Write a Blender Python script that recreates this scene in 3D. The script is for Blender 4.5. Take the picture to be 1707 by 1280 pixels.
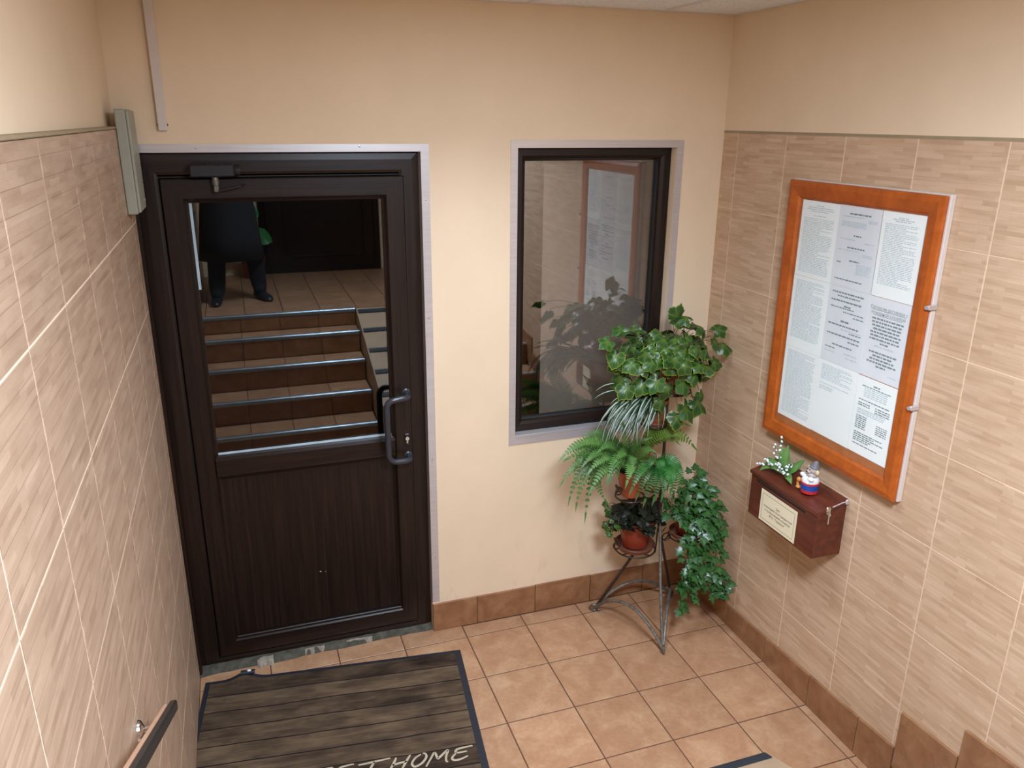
import bpy, bmesh, math, random
from mathutils import Vector, Matrix, Euler
R = math.radians
S = bpy.context.scene
COL = S.collection
for o in list(bpy.data.objects):
    bpy.data.objects.remove(o)

# ------------------------------------------------------------------ camera
CAM = Vector((-2.1083, -3.2062, 2.349))
CROT = Euler((1.2491, -0.0081, -0.3319), 'XYZ')
cd = bpy.data.cameras.new('camera')
cam = bpy.data.objects.new('camera', cd)
COL.objects.link(cam)
cam.location = CAM
cam.rotation_euler = CROT
cd.sensor_fit = 'HORIZONTAL'
cd.sensor_width = 36.0
cd.lens = 1321.4 / 1707 * 36.0
cd.clip_start = 0.005
S.camera = cam
# ------------------------------------------------------------------ world, exposure
w = bpy.data.worlds.new('world')
S.world = w
w.use_nodes = True
w.node_tree.nodes['Background'].inputs[0].default_value = (0.02, 0.022, 0.025, 1)
w.node_tree.nodes['Background'].inputs[1].default_value = 1.0
S.view_settings.view_transform = 'Standard'
S.view_settings.look = 'None'
S.view_settings.exposure = 0.0
S.view_settings.gamma = 1.0
S.view_settings.use_curve_mapping = False
LAMP_COLOR = (0.82, 0.97, 1.16)
# two recessed louvred ceiling fittings: over the entrance and over the stairs
for n_, y_, p_, sp_ in (('near', -0.85, 10.5, 108), ('far', -2.65, 98.0, 180)):
    ld = bpy.data.lights.new('ceiling_lamp', 'AREA')
    ld.shape = 'SQUARE'
    ld.size = 0.52
    ld.energy = p_
    ld.color = LAMP_COLOR
    ld.spread = R(sp_)
    lo = bpy.data.objects.new('ceiling_lamp', ld)
    COL.objects.link(lo)
    lo.location = (-1.245, y_, 2.776)
LAMP_NEAR = 3.0
LAMP_FAR = 3.0


# ------------------------------------------------------------------ materials
def lin(r, g, b):
    f = lambda c: (c / 255 / 12.92) if c / 255 <= 0.04045 else ((c / 255 + 0.055) / 1.055) ** 2.4
    return (min(0.93, f(r) * 1.11), f(g) * 0.99, f(b) * 0.87)     # surface colours as they are under the cool lamps


class NT:
    def __init__(s, name):
        s.m = bpy.data.materials.new(name)
        s.m.use_nodes = True
        s.n = s.m.node_tree.nodes
        s.l = s.m.node_tree.links
        s.b = s.n['Principled BSDF']

    def add(s, t, **kw):
        n = s.n.new(t)
        for k, v in kw.items():
            if k.startswith('i_'):
                n.inputs[k[2:].replace('_', ' ')].default_value = v
            else:
                setattr(n, k, v)
        return n

    def link(s, a, b):
        s.l.new(a, b)

    def coord(s, kind='Object', scale=(1, 1, 1), rnd=0.0):
        t = s.add('ShaderNodeTexCoord')
        out = t.outputs[kind]
        if rnd:
            oi = s.add('ShaderNodeObjectInfo')
            mm = s.add('ShaderNodeVectorMath', operation='SCALE')
            mm.inputs[0].default_value = (rnd, rnd * 0.618, rnd * 0.37)
            s.link(oi.outputs['Random'], mm.inputs[3])
            ad = s.add('ShaderNodeVectorMath', operation='ADD')
            s.link(out, ad.inputs[0])
            s.link(mm.outputs[0], ad.inputs[1])
            out = ad.outputs[0]
        mp = s.add('ShaderNodeMapping')
        mp.inputs['Scale'].default_value = scale
        s.link(out, mp.inputs[0])
        return mp.outputs[0]

    def noise(s, vec, scale, detail=4, rough=0.55, dist=0.0):
        n = s.add('ShaderNodeTexNoise')
        n.inputs['Scale'].default_value = scale
        n.inputs['Detail'].default_value = detail
        n.inputs['Roughness'].default_value = rough
        n.inputs['Distortion'].default_value = dist
        s.link(vec, n.inputs['Vector'])
        return n.outputs['Fac']

    def ramp(s, fac, stops):
        r = s.add('ShaderNodeValToRGB')
        e = r.color_ramp.elements
        while len(e) < len(stops):
            e.new(0.5)
        for i, (p, c) in enumerate(stops):
            e[i].position = p
            e[i].color = (c[0], c[1], c[2], 1)
        s.link(fac, r.inputs[0])
        return r.outputs[0]

    def mix(s, fac, a, b, mode='MIX'):
        m = s.add('ShaderNodeMix', data_type='RGBA', blend_type=mode)
        if hasattr(fac, 'is_linked'):
            s.link(fac, m.inputs[0])
        else:
            m.inputs[0].default_value = fac
        for i, v in ((6, a), (7, b)):
            if hasattr(v, 'is_linked'):
                s.link(v, m.inputs[i])
            else:
                m.inputs[i].default_value = (v[0], v[1], v[2], 1)
        return m.outputs[2]

    def bump(s, h, strength=0.2, dist=0.002):
        b = s.add('ShaderNodeBump')
        b.inputs['Strength'].default_value = strength
        b.inputs['Distance'].default_value = dist
        s.link(h, b.inputs['Height'])
        s.link(b.outputs[0], s.b.inputs['Normal'])

    def color(s, c):
        if hasattr(c, 'is_linked'):
            s.link(c, s.b.inputs['Base Color'])
        else:
            s.b.inputs['Base Color'].default_value = (c[0], c[1], c[2], 1)

    def set(s, rough=0.5, metal=0.0, spec=0.5):
        s.b.inputs['Roughness'].default_value = rough
        s.b.inputs['Metallic'].default_value = metal
        s.b.inputs['Specular IOR Level'].default_value = spec


def mul(c, k):
    k = k if isinstance(k, tuple) else (k, k, k)
    return (c[0] * k[0], c[1] * k[1], c[2] * k[2])


def simple(name, base, rough=0.5, metal=0.0, spec=0.5, var=0.12, scale=25.0, stretch=(1, 1, 1), bump=0.0):
    t = NT(name)
    f = t.noise(t.coord('Object', stretch), scale)
    t.color(t.ramp(f, [(0.25, mul(base, 1 - var)), (0.75, mul(base, 1 + var))]))
    t.set(rough, metal, spec)
    if bump:
        t.bump(f, bump)
    return t.m


M = {}


def build_materials():
    # plaster
    t = NT('plaster_beige')
    v = t.coord('Object')
    base = (0.82, 0.64, 0.445)
    f = t.noise(v, 3.0, 5)
    c = t.ramp(f, [(0.3, mul(base, 0.96)), (0.7, mul(base, 1.03))])
    g = t.noise(v, 120.0, 3)
    # scuffs low on the wall
    sx = t.add('ShaderNodeSeparateXYZ')
    t.link(v, sx.inputs[0])
    mr = t.add('ShaderNodeMapRange')
    mr.inputs['From Min'].default_value = 0.50
    mr.inputs['From Max'].default_value = 0.16
    t.link(sx.outputs['Z'], mr.inputs['Value'])
    sm = t.noise(t.coord('Object', (9, 9, 4.5)), 1.0, 4, 0.6)
    mk = t.ramp(sm, [(0.58, (0, 0, 0)), (0.74, (1, 1, 1))])
    mm = t.add('ShaderNodeMath', operation='MULTIPLY')
    t.link(mr.outputs[0], mm.inputs[0])
    t.link(mk, mm.inputs[1])
    m2 = t.add('ShaderNodeMath', operation='MULTIPLY')
    m2.inputs[1].default_value = 0.35
    t.link(mm.outputs[0], m2.inputs[0])
    c = t.mix(m2.outputs[0], c, mul(base, 0.45))
    t.color(c)
    t.set(0.75, 0, 0.25)
    t.bump(g, 0.12, 0.0015)
    M['plaster'] = t.m

    # wood-strip wall tile : little parquet sticks running along the tile
    def strips(name, cols, horiz_dark):
        t = NT(name)
        v = t.coord('Object', (1, 1, 1), rnd=7.0)
        br = t.add('ShaderNodeTexBrick')
        br.offset = 0.37
        br.offset_frequency = 2
        br.squash = 1.0
        br.inputs['Color1'].default_value = (0, 0, 0, 1)
        br.inputs['Color2'].default_value = (1, 1, 1, 1)
        br.inputs['Mortar'].default_value = (0.15, 0.15, 0.15, 1)
        br.inputs['Scale'].default_value = 1.0
        br.inputs['Mortar Size'].default_value = 0.0006
        br.inputs['Mortar Smooth'].default_value = 0.6
        br.inputs['Bias'].default_value = 0.0
        br.inputs['Brick Width'].default_value = 0.105
        br.inputs['Row Height'].default_value = 0.0140
        t.link(v, br.inputs['Vector'])
        v2 = t.coord('Object', (9, 90, 9), rnd=9.0)
        g = t.noise(v2, 1.0, 5, 0.65)
        v3 = t.coord('Object', (5, 30, 5), rnd=3.0)
        g2 = t.noise(v3, 1.0, 3, 0.5)
        a = t.mix(0.64, br.outputs['Color'], g)
        a = t.mix(0.35, a, g2)
        c = t.ramp(a, [(0.22, cols[0]), (0.45, cols[1]), (0.62, cols[2]), (0.8, cols[3])])
        # fine dark joints every two rows of sticks
        br2 = t.add('ShaderNodeTexBrick')
        br2.offset = 0.5
        br2.inputs['Color1'].default_value = (1, 1, 1, 1)
        br2.inputs['Color2'].default_value = (1, 1, 1, 1)
        br2.inputs['Mortar'].default_value = (0, 0, 0, 1)
        br2.inputs['Scale'].default_value = 1.0
        br2.inputs['Mortar Size'].default_value = 0.0011
        br2.inputs['Mortar Smooth'].default_value = 0.3
        br2.inputs['Brick Width'].default_value = 50.0
        br2.inputs['Row Height'].default_value = 0.041
        t.link(t.coord('Object'), br2.inputs['Vector'])
        inv = t.add('ShaderNodeMath', operation='MULTIPLY_ADD')
        inv.inputs[1].default_value = -horiz_dark
        inv.inputs[2].default_value = horiz_dark
        t.link(br2.outputs['Color'], inv.inputs[0])
        c = t.mix(inv.outputs[0], c, mul(cols[0], 0.45))
        t.color(c)
        t.set(0.42, 0, 0.4)
        t.bump(a, 0.15, 0.001)
        M[name] = t.m
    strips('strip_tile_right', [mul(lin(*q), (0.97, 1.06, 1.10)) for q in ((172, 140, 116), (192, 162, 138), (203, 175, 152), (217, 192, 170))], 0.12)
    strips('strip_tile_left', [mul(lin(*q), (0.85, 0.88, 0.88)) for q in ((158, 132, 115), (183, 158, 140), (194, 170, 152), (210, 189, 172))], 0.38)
    M['grout_light'] = simple('grout_light', lin(226, 210, 196), 0.9, var=0.06)
    M['grout_right'] = simple('grout_right', lin(218, 198, 178), 0.9, var=0.10, scale=6)
    M['grout_floor'] = simple('grout_floor', lin(92, 64, 46), 0.9, var=0.2)
    M['edge_grey'] = simple('edge_grey', lin(150, 140, 118), 0.6, var=0.06)

    # terracotta floor tile
    t = NT('terracotta')
    v = t.coord('Object', (1, 1, 1), rnd=11.0)
    f = t.noise(v, 9.0, 6, 0.62, 0.6)
    f2 = t.noise(v, 55.0, 4, 0.6)
    oi = t.add('ShaderNodeObjectInfo')
    a = t.mix(0.3, f, f2)
    c = t.ramp(a, [(p_, mul(lin(*q), (0.80, 0.86, 0.85))) for p_, q in ((0.3, (168, 124, 97)), (0.48, (182, 140, 112)), (0.6, (194, 155, 127)), (0.75, (206, 171, 144)))])
    c = t.mix(0.06, c, oi.outputs['Random'], 'OVERLAY')
    t.color(c)
    t.set(0.38, 0, 0.45)
    t.bump(f2, 0.1, 0.001)
    M['terracotta'] = t.m
    t = NT('terracotta_dark')
    v = t.coord('Object', (1, 1, 1), rnd=11.0)
    f = t.noise(v, 11.0, 6, 0.62, 0.6)
    t.color(t.ramp(f, [(p_, mul(lin(*q), (0.74, 0.90, 0.92))) for p_, q in ((0.3, (140, 92, 64)), (0.5, (160, 108, 77)), (0.72, (178, 128, 96)))]))
    t.set(0.4, 0, 0.45)
    M['skirt'] = t.m

    # dark wood foil (horizontal / vertical grain)
    for nm, st in (('wenge_v', (70, 70, 2.2)), ('wenge_h', (2.2, 70, 70))):
        t = NT(nm)
        f = t.noise(t.coord('Object', st), 1.0, 5, 0.6, 0.4)
        t.color(t.ramp(f, [(0.3, (0.007, 0.0036, 0.0024)), (0.52, (0.0155, 0.0072, 0.0046)), (0.75, (0.031, 0.0138, 0.0084))]))
        t.set(0.36, 0, 0.35)
        t.bump(f, 0.12, 0.001)
        M[nm] = t.m
    M['rubber'] = simple('black_rubber', (0.008, 0.008, 0.008), 0.6)
    M['black_metal'] = simple('black_metal', (0.014, 0.014, 0.017), 0.35, spec=0.5)
    M['handle'] = simple('handle_grey', (0.030, 0.031, 0.040), 0.26, spec=0.6)
    M['chrome'] = simple('chrome', (0.75, 0.75, 0.75), 0.2, 1.0, var=0.03)
    M['alu'] = simple('aluminium', (0.64, 0.60, 0.60), 0.34, 0.55, var=0.08, scale=6, stretch=(1, 30, 30))
    M['nosing'] = simple('nosing_metal', (0.52, 0.64, 0.72), 0.30, 0.9, var=0.05)
    M['spacer'] = simple('gleam_spacer_bar', (0.52, 0.68, 0.78), 0.35, 0.3, var=0.25, scale=8)  # spacer metal with its blue-white gleam put into the colour
    M['box_grey'] = simple('box_grey_green', lin(150, 157, 150), 0.5, var=0.04)
    M['white_pvc'] = simple('white_pvc', lin(205, 203, 205), 0.45, var=0.02)
    M['concrete'] = simple('threshold_concrete', lin(70, 72, 66), 0.85, var=0.6, scale=30, bump=0.4)
    M['cement'] = simple('pale_cement', lin(140, 138, 130), 0.9, var=0.3, scale=60)
    # ceiling board
    t = NT('ceiling_board')
    f = t.noise(t.coord('Object', (1, 1, 1), rnd=5), 70.0, 3, 0.7)
    t.color(t.ramp(f, [(0.34, (0.60, 0.61, 0.62)), (0.42, (0.84, 0.86, 0.89))]))
    t.set(0.9, 0, 0.1)
    M['ceil'] = t.m
    M['tbar'] = simple('t_bar', (0.72, 0.71, 0.70), 0.5, var=0.02)
    # orange wood of the notice board
    t = NT('orange_wood')
    f = t.noise(t.coord('Object', (20, 20, 20)), 1.0, 5, 0.6)
    t.color(t.ramp(f, [(0.3, lin(152, 76, 26)), (0.7, lin(184, 98, 38))]))
    t.set(0.4, 0, 0.4)
    M['orange'] = t.m
    M['orange_back'] = simple('board_backing', lin(172, 108, 66), 0.6, var=0.1, scale=30)
    M['paper_a'] = simple('paper_cool', (0.95, 0.96, 0.95), 0.8, var=0.01)
    M['paper_b'] = simple('paper_lilac', (0.80, 0.80, 0.84), 0.8, var=0.04, scale=12)
    M['ink'] = simple('ink_grey', (0.52, 0.62, 0.67), 0.8)
    M['ink_dark'] = simple('ink_dark', (0.22, 0.27, 0.30), 0.8)
    M['paper_label'] = simple('paper_label', lin(226, 226, 204), 0.7, var=0.02)
    M['label_ink'] = simple('label_ink', (0.04, 0.05, 0.04), 0.8)
    t = NT('mahogany')
    f = t.noise(t.coord('Object', (30, 5, 30)), 1.0, 5, 0.6)
    t.color(t.ramp(f, [(0.25, (0.055, 0.011, 0.006)), (0.5, (0.105, 0.022, 0.011)), (0.78, (0.17, 0.040, 0.018))]))
    t.set(0.33, 0, 0.5)
    M['mahogany'] = t.m
    M['slot'] = simple('slot_dark', (0.004, 0.003, 0.003), 0.9)
    # glass
    def glass(name, fac, tint):
        t = NT(name)
        t.n.remove(t.b)
        gl = t.add('ShaderNodeBsdfGlossy')
        gl.inputs['Roughness'].default_value = 0.015
        gl.inputs['Color'].default_value = (0.96, 0.98, 1, 1)
        tr = t.add('ShaderNodeBsdfTransparent')
        tr.inputs['Color'].default_value = (*tint, 1)
        fr = t.add('ShaderNodeLayerWeight')
        fr.inputs['Blend'].default_value = 0.5
        pw = t.add('ShaderNodeMath', operation='POWER')
        pw.inputs[1].default_value = 5.0
        t.link(fr.outputs['Facing'], pw.inputs[0])
        ad = t.add('ShaderNodeMath', operation='ADD')
        ad.inputs[1].default_value = fac
        ad.use_clamp = True
        t.link(pw.outputs[0], ad.inputs[0])
        mx = t.add('ShaderNodeMixShader')
        t.link(ad.outputs[0], mx.inputs[0])
        t.link(tr.outputs[0], mx.inputs[1])
        t.link(gl.outputs[0], mx.inputs[2])
        out = t.n['Material Output']
        t.link(mx.outputs[0], out.inputs[0])
        M[name] = t.m
    glass('pane_glass', 0.10, (0.80, 0.82, 0.82))
    glass('pane_window', 0.15, (0.84, 0.85, 0.85))
    glass('board_glass', 0.015, (0.985, 0.995, 0.99))
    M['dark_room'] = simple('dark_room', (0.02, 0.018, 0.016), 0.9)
    M['blind'] = simple('blind_fabric', (0.46, 0.36, 0.29), 0.9, var=0.05)
    # stand
    t = NT('old_bronze')
    f = t.noise(t.coord('Object'), 60.0, 4)
    t.color(t.ramp(f, [(0.3, (0.11, 0.095, 0.08)), (0.7, (0.26, 0.24, 0.21))]))
    t.set(0.42, 0.55)
    M['stand'] = t.m
    M['stand_dark'] = simple('dark_bronze', (0.05, 0.03, 0.02), 0.45, 0.4)
    M['pot'] = simple('terracotta_plastic', lin(152, 80, 50), 0.45, var=0.12, scale=14)
    M['pot_red'] = simple('red_brown_plastic', lin(132, 54, 36), 0.45, var=0.12, scale=14)
    M['saucer'] = simple('brown_saucer', lin(120, 76, 62), 0.42, var=0.1)
    M['soil'] = simple('soil', (0.008, 0.007, 0.006), 0.9, var=0.4, scale=80, bump=0.5)

    def leaf(name, c0, c1, edge, rough=0.38, rnd=0.25, sub=0.15):
        t = NT(name)
        at = t.add('ShaderNodeAttribute', attribute_name='edge')
        v = t.coord('Object', (1, 1, 1), rnd=20)
        f = t.noise(v, 40.0, 3)
        oi = t.add('ShaderNodeObjectInfo')
        c = t.ramp(f, [(0.3, c0), (0.7, c1)])
        c = t.mix(oi.outputs['Random'], c, t.mix(1.0, c, (1 + rnd * 2, 1 + rnd * 1.5, 1 + rnd), 'MULTIPLY'))
        c = t.mix(at.outputs['Fac'], c, edge)
        t.color(c)
        t.set(rough, 0, 0.5)
        try:
            t.b.inputs['Subsurface Weight'].default_value = 0.0
        except Exception:
            pass
        tl = t.add('ShaderNodeBsdfTranslucent')
        t.link(c, tl.inputs[0])
        mx = t.add('ShaderNodeMixShader')
        mx.inputs[0].default_value = sub
        t.link(t.b.outputs[0], mx.inputs[1])
        t.link(tl.outputs[0], mx.inputs[2])
        t.link(mx.outputs[0], t.n['Material Output'].inputs[0])
        M[name] = t.m
    leaf('leaf_vine', (0.008, 0.042, 0.009), (0.021, 0.082, 0.017), (0.30, 0.38, 0.035), 0.34, 0.4)
    leaf('leaf_ivy', (0.006, 0.046, 0.009), (0.017, 0.088, 0.017), (0.07, 0.16, 0.045), 0.30, 0.5)
    leaf('leaf_spider', (0.008, 0.040, 0.016), (0.016, 0.065, 0.028), (0.60, 0.62, 0.52), 0.36, 0.1)
    leaf('fern_light', (0.040, 0.120, 0.026), (0.085, 0.200, 0.045), (0.17, 0.28, 0.08), 0.45, 0.3)
    leaf('fern_emerald', (0.014, 0.100, 0.018), (0.034, 0.175, 0.032), (0.20, 0.09, 0.045), 0.4, 0.25)
    leaf('fern_yellow', (0.085, 0.16, 0.018), (0.145, 0.25, 0.035), (0.26, 0.36, 0.09), 0.45, 0.2)
    leaf('leaf_landing', (0.02, 0.16, 0.045), (0.04, 0.24, 0.07), (0.06, 0.25, 0.08), 0.4, 0.2)
    leaf('leaf_dark', (0.006, 0.010, 0.006), (0.014, 0.018, 0.010), (0.02, 0.03, 0.012), 0.5, 0.5)
    leaf('leaf_lily', (0.05, 0.17, 0.035), (0.11, 0.29, 0.06), (0.25, 0.38, 0.14), 0.4, 0.2)
    M['stem'] = simple('stem_brown', (0.07, 0.055, 0.03), 0.6)
    M['stem_green'] = simple('stem_green', (0.06, 0.16, 0.06), 0.5)
    M['bell'] = simple('white_bell', (0.85, 0.9, 0.92), 0.5, var=0.02)
    # door mat: printed planks
    t = NT('mat_planks')
    v = t.coord('Object')
    br = t.add('ShaderNodeTexBrick')
    br.offset = 0.4
    br.inputs['Color1'].default_value = (0.2, 0.2, 0.2, 1)
    br.inputs['Color2'].default_value = (0.8, 0.8, 0.8, 1)
    br.inputs['Mortar'].default_value = (0, 0, 0, 1)
    br.inputs['Scale'].default_value = 1.0
    br.inputs['Mortar Size'].default_value = 0.004
    br.inputs['Mortar Smooth'].default_value = 0.9
    br.inputs['Brick Width'].default_value = 3.0
    br.inputs['Row Height'].default_value = 0.098
    dn = t.add('ShaderNodeTexNoise')
    dn.inputs['Scale'].default_value = 4.0
    t.link(v, dn.inputs['Vector'])
    sc = t.add('ShaderNodeVectorMath', operation='SCALE')
    sc.inputs[3].default_value = 0.02
    t.link(dn.outputs['Color'], sc.inputs[0])
    ad = t.add('ShaderNodeVectorMath', operation='ADD')
    t.link(v, ad.inputs[0])
    t.link(sc.outputs[0], ad.inputs[1])
    t.link(ad.outputs[0], br.inputs['Vector'])
    g = t.noise(t.coord('Object', (4, 34, 4)), 1.0, 6, 0.7, 0.8)
    b2 = t.noise(t.coord('Object', (5, 9, 5)), 1.0, 3, 0.6)
    a = t.mix(0.5, g, b2)
    a = t.mix(0.22, a, br.outputs['Color'])
    c = t.ramp(a, [(0.30, (0.013, 0.008, 0.007)), (0.42, (0.042, 0.027, 0.018)), (0.53, (0.088, 0.058, 0.036)), (0.66, (0.165, 0.112, 0.066))])
    c = t.mix(br.outputs['Fac'], c, (0.010, 0.007, 0.010))
    t.color(c)
    t.set(0.9, 0, 0.1)
    t.bump(t.noise(v, 500.0, 2), 0.3, 0.002)
    M['mat'] = t.m
    M['mat_edge'] = simple('mat_edge', (0.012, 0.013, 0.022), 0.55)
    M['mat_text'] = simple('mat_text', (0.44, 0.36, 0.25), 0.9)
    M['rail_dark'] = simple('rail_dark', (0.022, 0.019, 0.017), 0.42)
    M['rail_sheen'] = simple('rail_sheen', lin(196, 160, 138), 0.4, stretch=(20, 2, 20), scale=2)  # wall mirrored in the glossy rail top, put into a pale colour
    M['strip_dark'] = simple('anti_slip_strip', (0.028, 0.036, 0.048), 0.6)
    M['ramp'] = simple('ramp_board', lin(178, 160, 138), 0.5, var=0.08, scale=10)
    M['red'] = simple('glaze_red', (0.55, 0.03, 0.035), 0.25)
    M['blue'] = simple('glaze_blue', (0.015, 0.07, 0.36), 0.25)
    M['white'] = simple('glaze_white', (0.82, 0.84, 0.86), 0.25, var=0.02)
    M['ginger'] = simple('glaze_ginger', (0.62, 0.26, 0.06), 0.3, var=0.3, scale=150)
    M['fur'] = simple('glaze_pink_grey', (0.44, 0.36, 0.33), 0.4, var=0.25, scale=150)
    M['hat'] = simple('hat_grey', (0.15, 0.14, 0.15), 0.5)
    M['cream'] = simple('glaze_cream', (0.72, 0.56, 0.33), 0.35)
    M['skin'] = simple('skin', (0.55, 0.33, 0.24), 0.5, var=0.05)
    M['cloth_black'] = simple('cloth_black', (0.010, 0.010, 0.012), 0.9)
    M['cloth_trouser'] = simple('cloth_trouser', (0.008, 0.008, 0.013), 0.9)
    M['shoe'] = simple('shoe_leather', (0.022, 0.026, 0.032), 0.3)
    M['hair'] = simple('hair_brown', (0.03, 0.018, 0.01), 0.6)
    M['mark'] = simple('paint_chip', (0.7, 0.68, 0.62), 0.8)
    # lamp
    t = NT('lamp_diffuser')
    t.b.inputs['Base Color'].default_value = (0.8, 0.8, 0.8, 1)
    t.b.inputs['Emission Color'].default_value = (*LAMP_COLOR, 1)
    t.b.inputs['Emission Strength'].default_value = LAMP_NEAR
    M['lamp_near'] = t.m
    t = NT('lamp_diffuser_far')
    t.b.inputs['Base Color'].default_value = (0.8, 0.8, 0.8, 1)
    t.b.inputs['Emission Color'].default_value = (*LAMP_COLOR, 1)
    t.b.inputs['Emission Strength'].default_value = LAMP_FAR
    M['lamp_far'] = t.m


build_materials()


# ------------------------------------------------------------------ mesh helpers
class MB:
    def __init__(s):
        s.v, s.f, s.mi = [], [], []
        s.edge = None

    def vert(s, p):
        s.v.append(tuple(p))
        return len(s.v) - 1

    def face(s, ids, mi=0):
        s.f.append(tuple(ids))
        s.mi.append(mi)

    def quad(s, a, b, c, d, mi=0):
        i = [s.vert(p) for p in (a, b, c, d)]
        s.face(i, mi)

    def box(s, lo, hi, mi=0):
        x0, y0, z0 = lo
        x1, y1, z1 = hi
        p = [s.vert(q) for q in ((x0, y0, z0), (x1, y0, z0), (x1, y1, z0), (x0, y1, z0), (x0, y0, z1), (x1, y0, z1), (x1, y1, z1), (x0, y1, z1))]
        for q in ((3, 2, 1, 0), (4, 5, 6, 7), (0, 1, 5, 4), (1, 2, 6, 5), (2, 3, 7, 6), (3, 0, 4, 7)):
            s.face([p[i] for i in q], mi)

    def bbox(s, lo, hi, b, mi=0):
        """box with every edge chamfered by b"""
        bm = bmesh.new()
        bmesh.ops.create_cube(bm, size=1.0)
        c = [(lo[i] + hi[i]) / 2 for i in range(3)]
        d = [hi[i] - lo[i] for i in range(3)]
        for v in bm.verts:
            v.co = Vector((c[0] + v.co.x * d[0], c[1] + v.co.y * d[1], c[2] + v.co.z * d[2]))
        bmesh.ops.bevel(bm, geom=list(bm.edges), offset=b, segments=1, affect='EDGES')
        s.add_bm(bm, mi)

    def add_bm(s, bm, mi=0, mat=None):
        bm.verts.ensure_lookup_table()
        o = len(s.v)
        for v in bm.verts:
            s.v.append(tuple(mat @ v.co if mat else v.co))
        for f in bm.faces:
            s.face([o + v.index for v in f.verts], mi)
        bm.free()

    def rings(s, loops, closed=True, mi=0, cap0=False, cap1=False):
        ids = [[s.vert(p) for p in L] for L in loops]
        n = len(ids[0])
        for a, b in zip(ids[:-1], ids[1:]):
            for i in range(n if closed else n - 1):
                j = (i + 1) % n
                s.face((a[i], a[j], b[j], b[i]), mi)
        if cap0:
            s.face(ids[0][::-1], mi)
        if cap1:
            s.face(ids[-1], mi)

    def tube(s, pts, r, segs=8, mi=0, caps=True, closed=False):
        pts = [Vector(p) for p in pts]
        n = len(pts)
        rr = r if isinstance(r, (list, tuple)) else [r] * n
        loops = []
        nrm = None
        for i, p in enumerate(pts):
            if closed:
                t = (pts[(i + 1) % n] - pts[i - 1]).normalized()
            else:
                t = (pts[min(i + 1, n - 1)] - pts[max(i - 1, 0)]).normalized()
            if nrm is None:
                nrm = t.orthogonal().normalized()
            nrm = (nrm - t * nrm.dot(t))
            if nrm.length < 1e-6:
                nrm = t.orthogonal()
            nrm.normalize()
            b = t.cross(nrm)
            loops.append([p + (nrm * math.cos(2 * math.pi * k / segs) + b * math.sin(2 * math.pi * k / segs)) * rr[i] for k in range(segs)])
        if closed:
            loops.append(loops[0])
        s.rings(loops, True, mi, caps and not closed, caps and not closed)

    def lathe(s, prof, c=(0, 0, 0), segs=24, mi=0, axis=None, cap=True):
        loops = []
        for r, z in prof:
            loops.append([Vector((r * math.cos(2 * math.pi * k / segs), r * math.sin(2 * math.pi * k / segs), z)) for k in range(segs)])
        m = Matrix.Translation(Vector(c))
        if axis is not None:
            m = m @ axis.to_4x4()
        loops = [[m @ p for p in L] for L in loops]
        s.rings(loops, True, mi, cap, cap)

    def sphere(s, c, r, mi=0, u=12, v=8, scale=(1, 1, 1), rot=None):
        bm = bmesh.new()
        bmesh.ops.create_uvsphere(bm, u_segments=u, v_segments=v, radius=1.0)
        m = Matrix.Translation(Vector(c))
        if rot is not None:
            m = m @ rot.to_4x4()
        m = m @ Matrix.Diagonal((r * scale[0], r * scale[1], r * scale[2], 1))
        s.add_bm(bm, mi, m)

    def mesh(s, name, mats, origin=(0, 0, 0), smooth=False):
        me = bpy.data.meshes.new(name)
        ox, oy, oz = origin
        me.from_pydata([(x - ox, y - oy, z - oz) for x, y, z in s.v], [], s.f)
        if not isinstance(mats, (list, tuple)):
            mats = [mats]
        for m in mats:
            me.materials.append(m)
        me.polygons.foreach_set('material_index', s.mi)
        if s.edge:
            a = me.attributes.new('edge', 'FLOAT', 'POINT')
            a.data.foreach_set('value', s.edge)
        me.validate()
        bm = bmesh.new()
        bm.from_mesh(me)
        if not s.edge:
            bmesh.ops.remove_doubles(bm, verts=bm.verts, dist=1e-6)
            bmesh.ops.recalc_face_normals(bm, faces=bm.faces)
        bm.to_mesh(me)
        bm.free()
        if smooth:
            me.polygons.foreach_set('use_smooth', [True] * len(me.polygons))
            if smooth != 'all':
                me.set_sharp_from_angle(angle=R(smooth if isinstance(smooth, (int, float)) and smooth is not True else 40))
        me.update()
        return me


def world_loc(o):
    v = Vector((0, 0, 0))
    while o:
        v += o.location
        o = o.parent
    return v


def link(name, me, parent=None, loc=None, rot=None, scale=None):
    o = bpy.data.objects.new(name, me)
    COL.objects.link(o)
    if parent:
        o.parent = parent
    if loc is not None:
        o.location = loc
    if rot is not None:
        o.rotation_euler = rot
    if scale is not None:
        o.scale = scale
    return o


def part(name, mb, mats, parent, smooth=False):
    """mesh given in world coordinates, stored relative to its parent"""
    return link(name, mb.mesh(name, mats, world_loc(parent), smooth), parent)


def thing(name, label, cat, loc=(0, 0, 0), group=None):
    o = bpy.data.objects.new(name, None)
    o.empty_display_size = 0.05
    COL.objects.link(o)
    o.location = loc
    o['label'] = label
    o['category'] = cat
    if group:
        o['group'] = group
    return o


def solo(name, mb, mats, label, cat, loc=(0, 0, 0), group=None, smooth=False):
    o = link(name, mb.mesh(name, mats, loc, smooth), None, loc)
    o['label'] = label
    o['category'] = cat
    if group:
        o['group'] = group
    return o


def struct(name, mb=None, mats=None, loc=(0, 0, 0), smooth=False):
    o = link(name, mb.mesh(name, mats, loc, smooth) if mb else None, None, loc)
    o['kind'] = 'structure'
    if not mb:
        o.empty_display_size = 0.05
    return o


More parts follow.
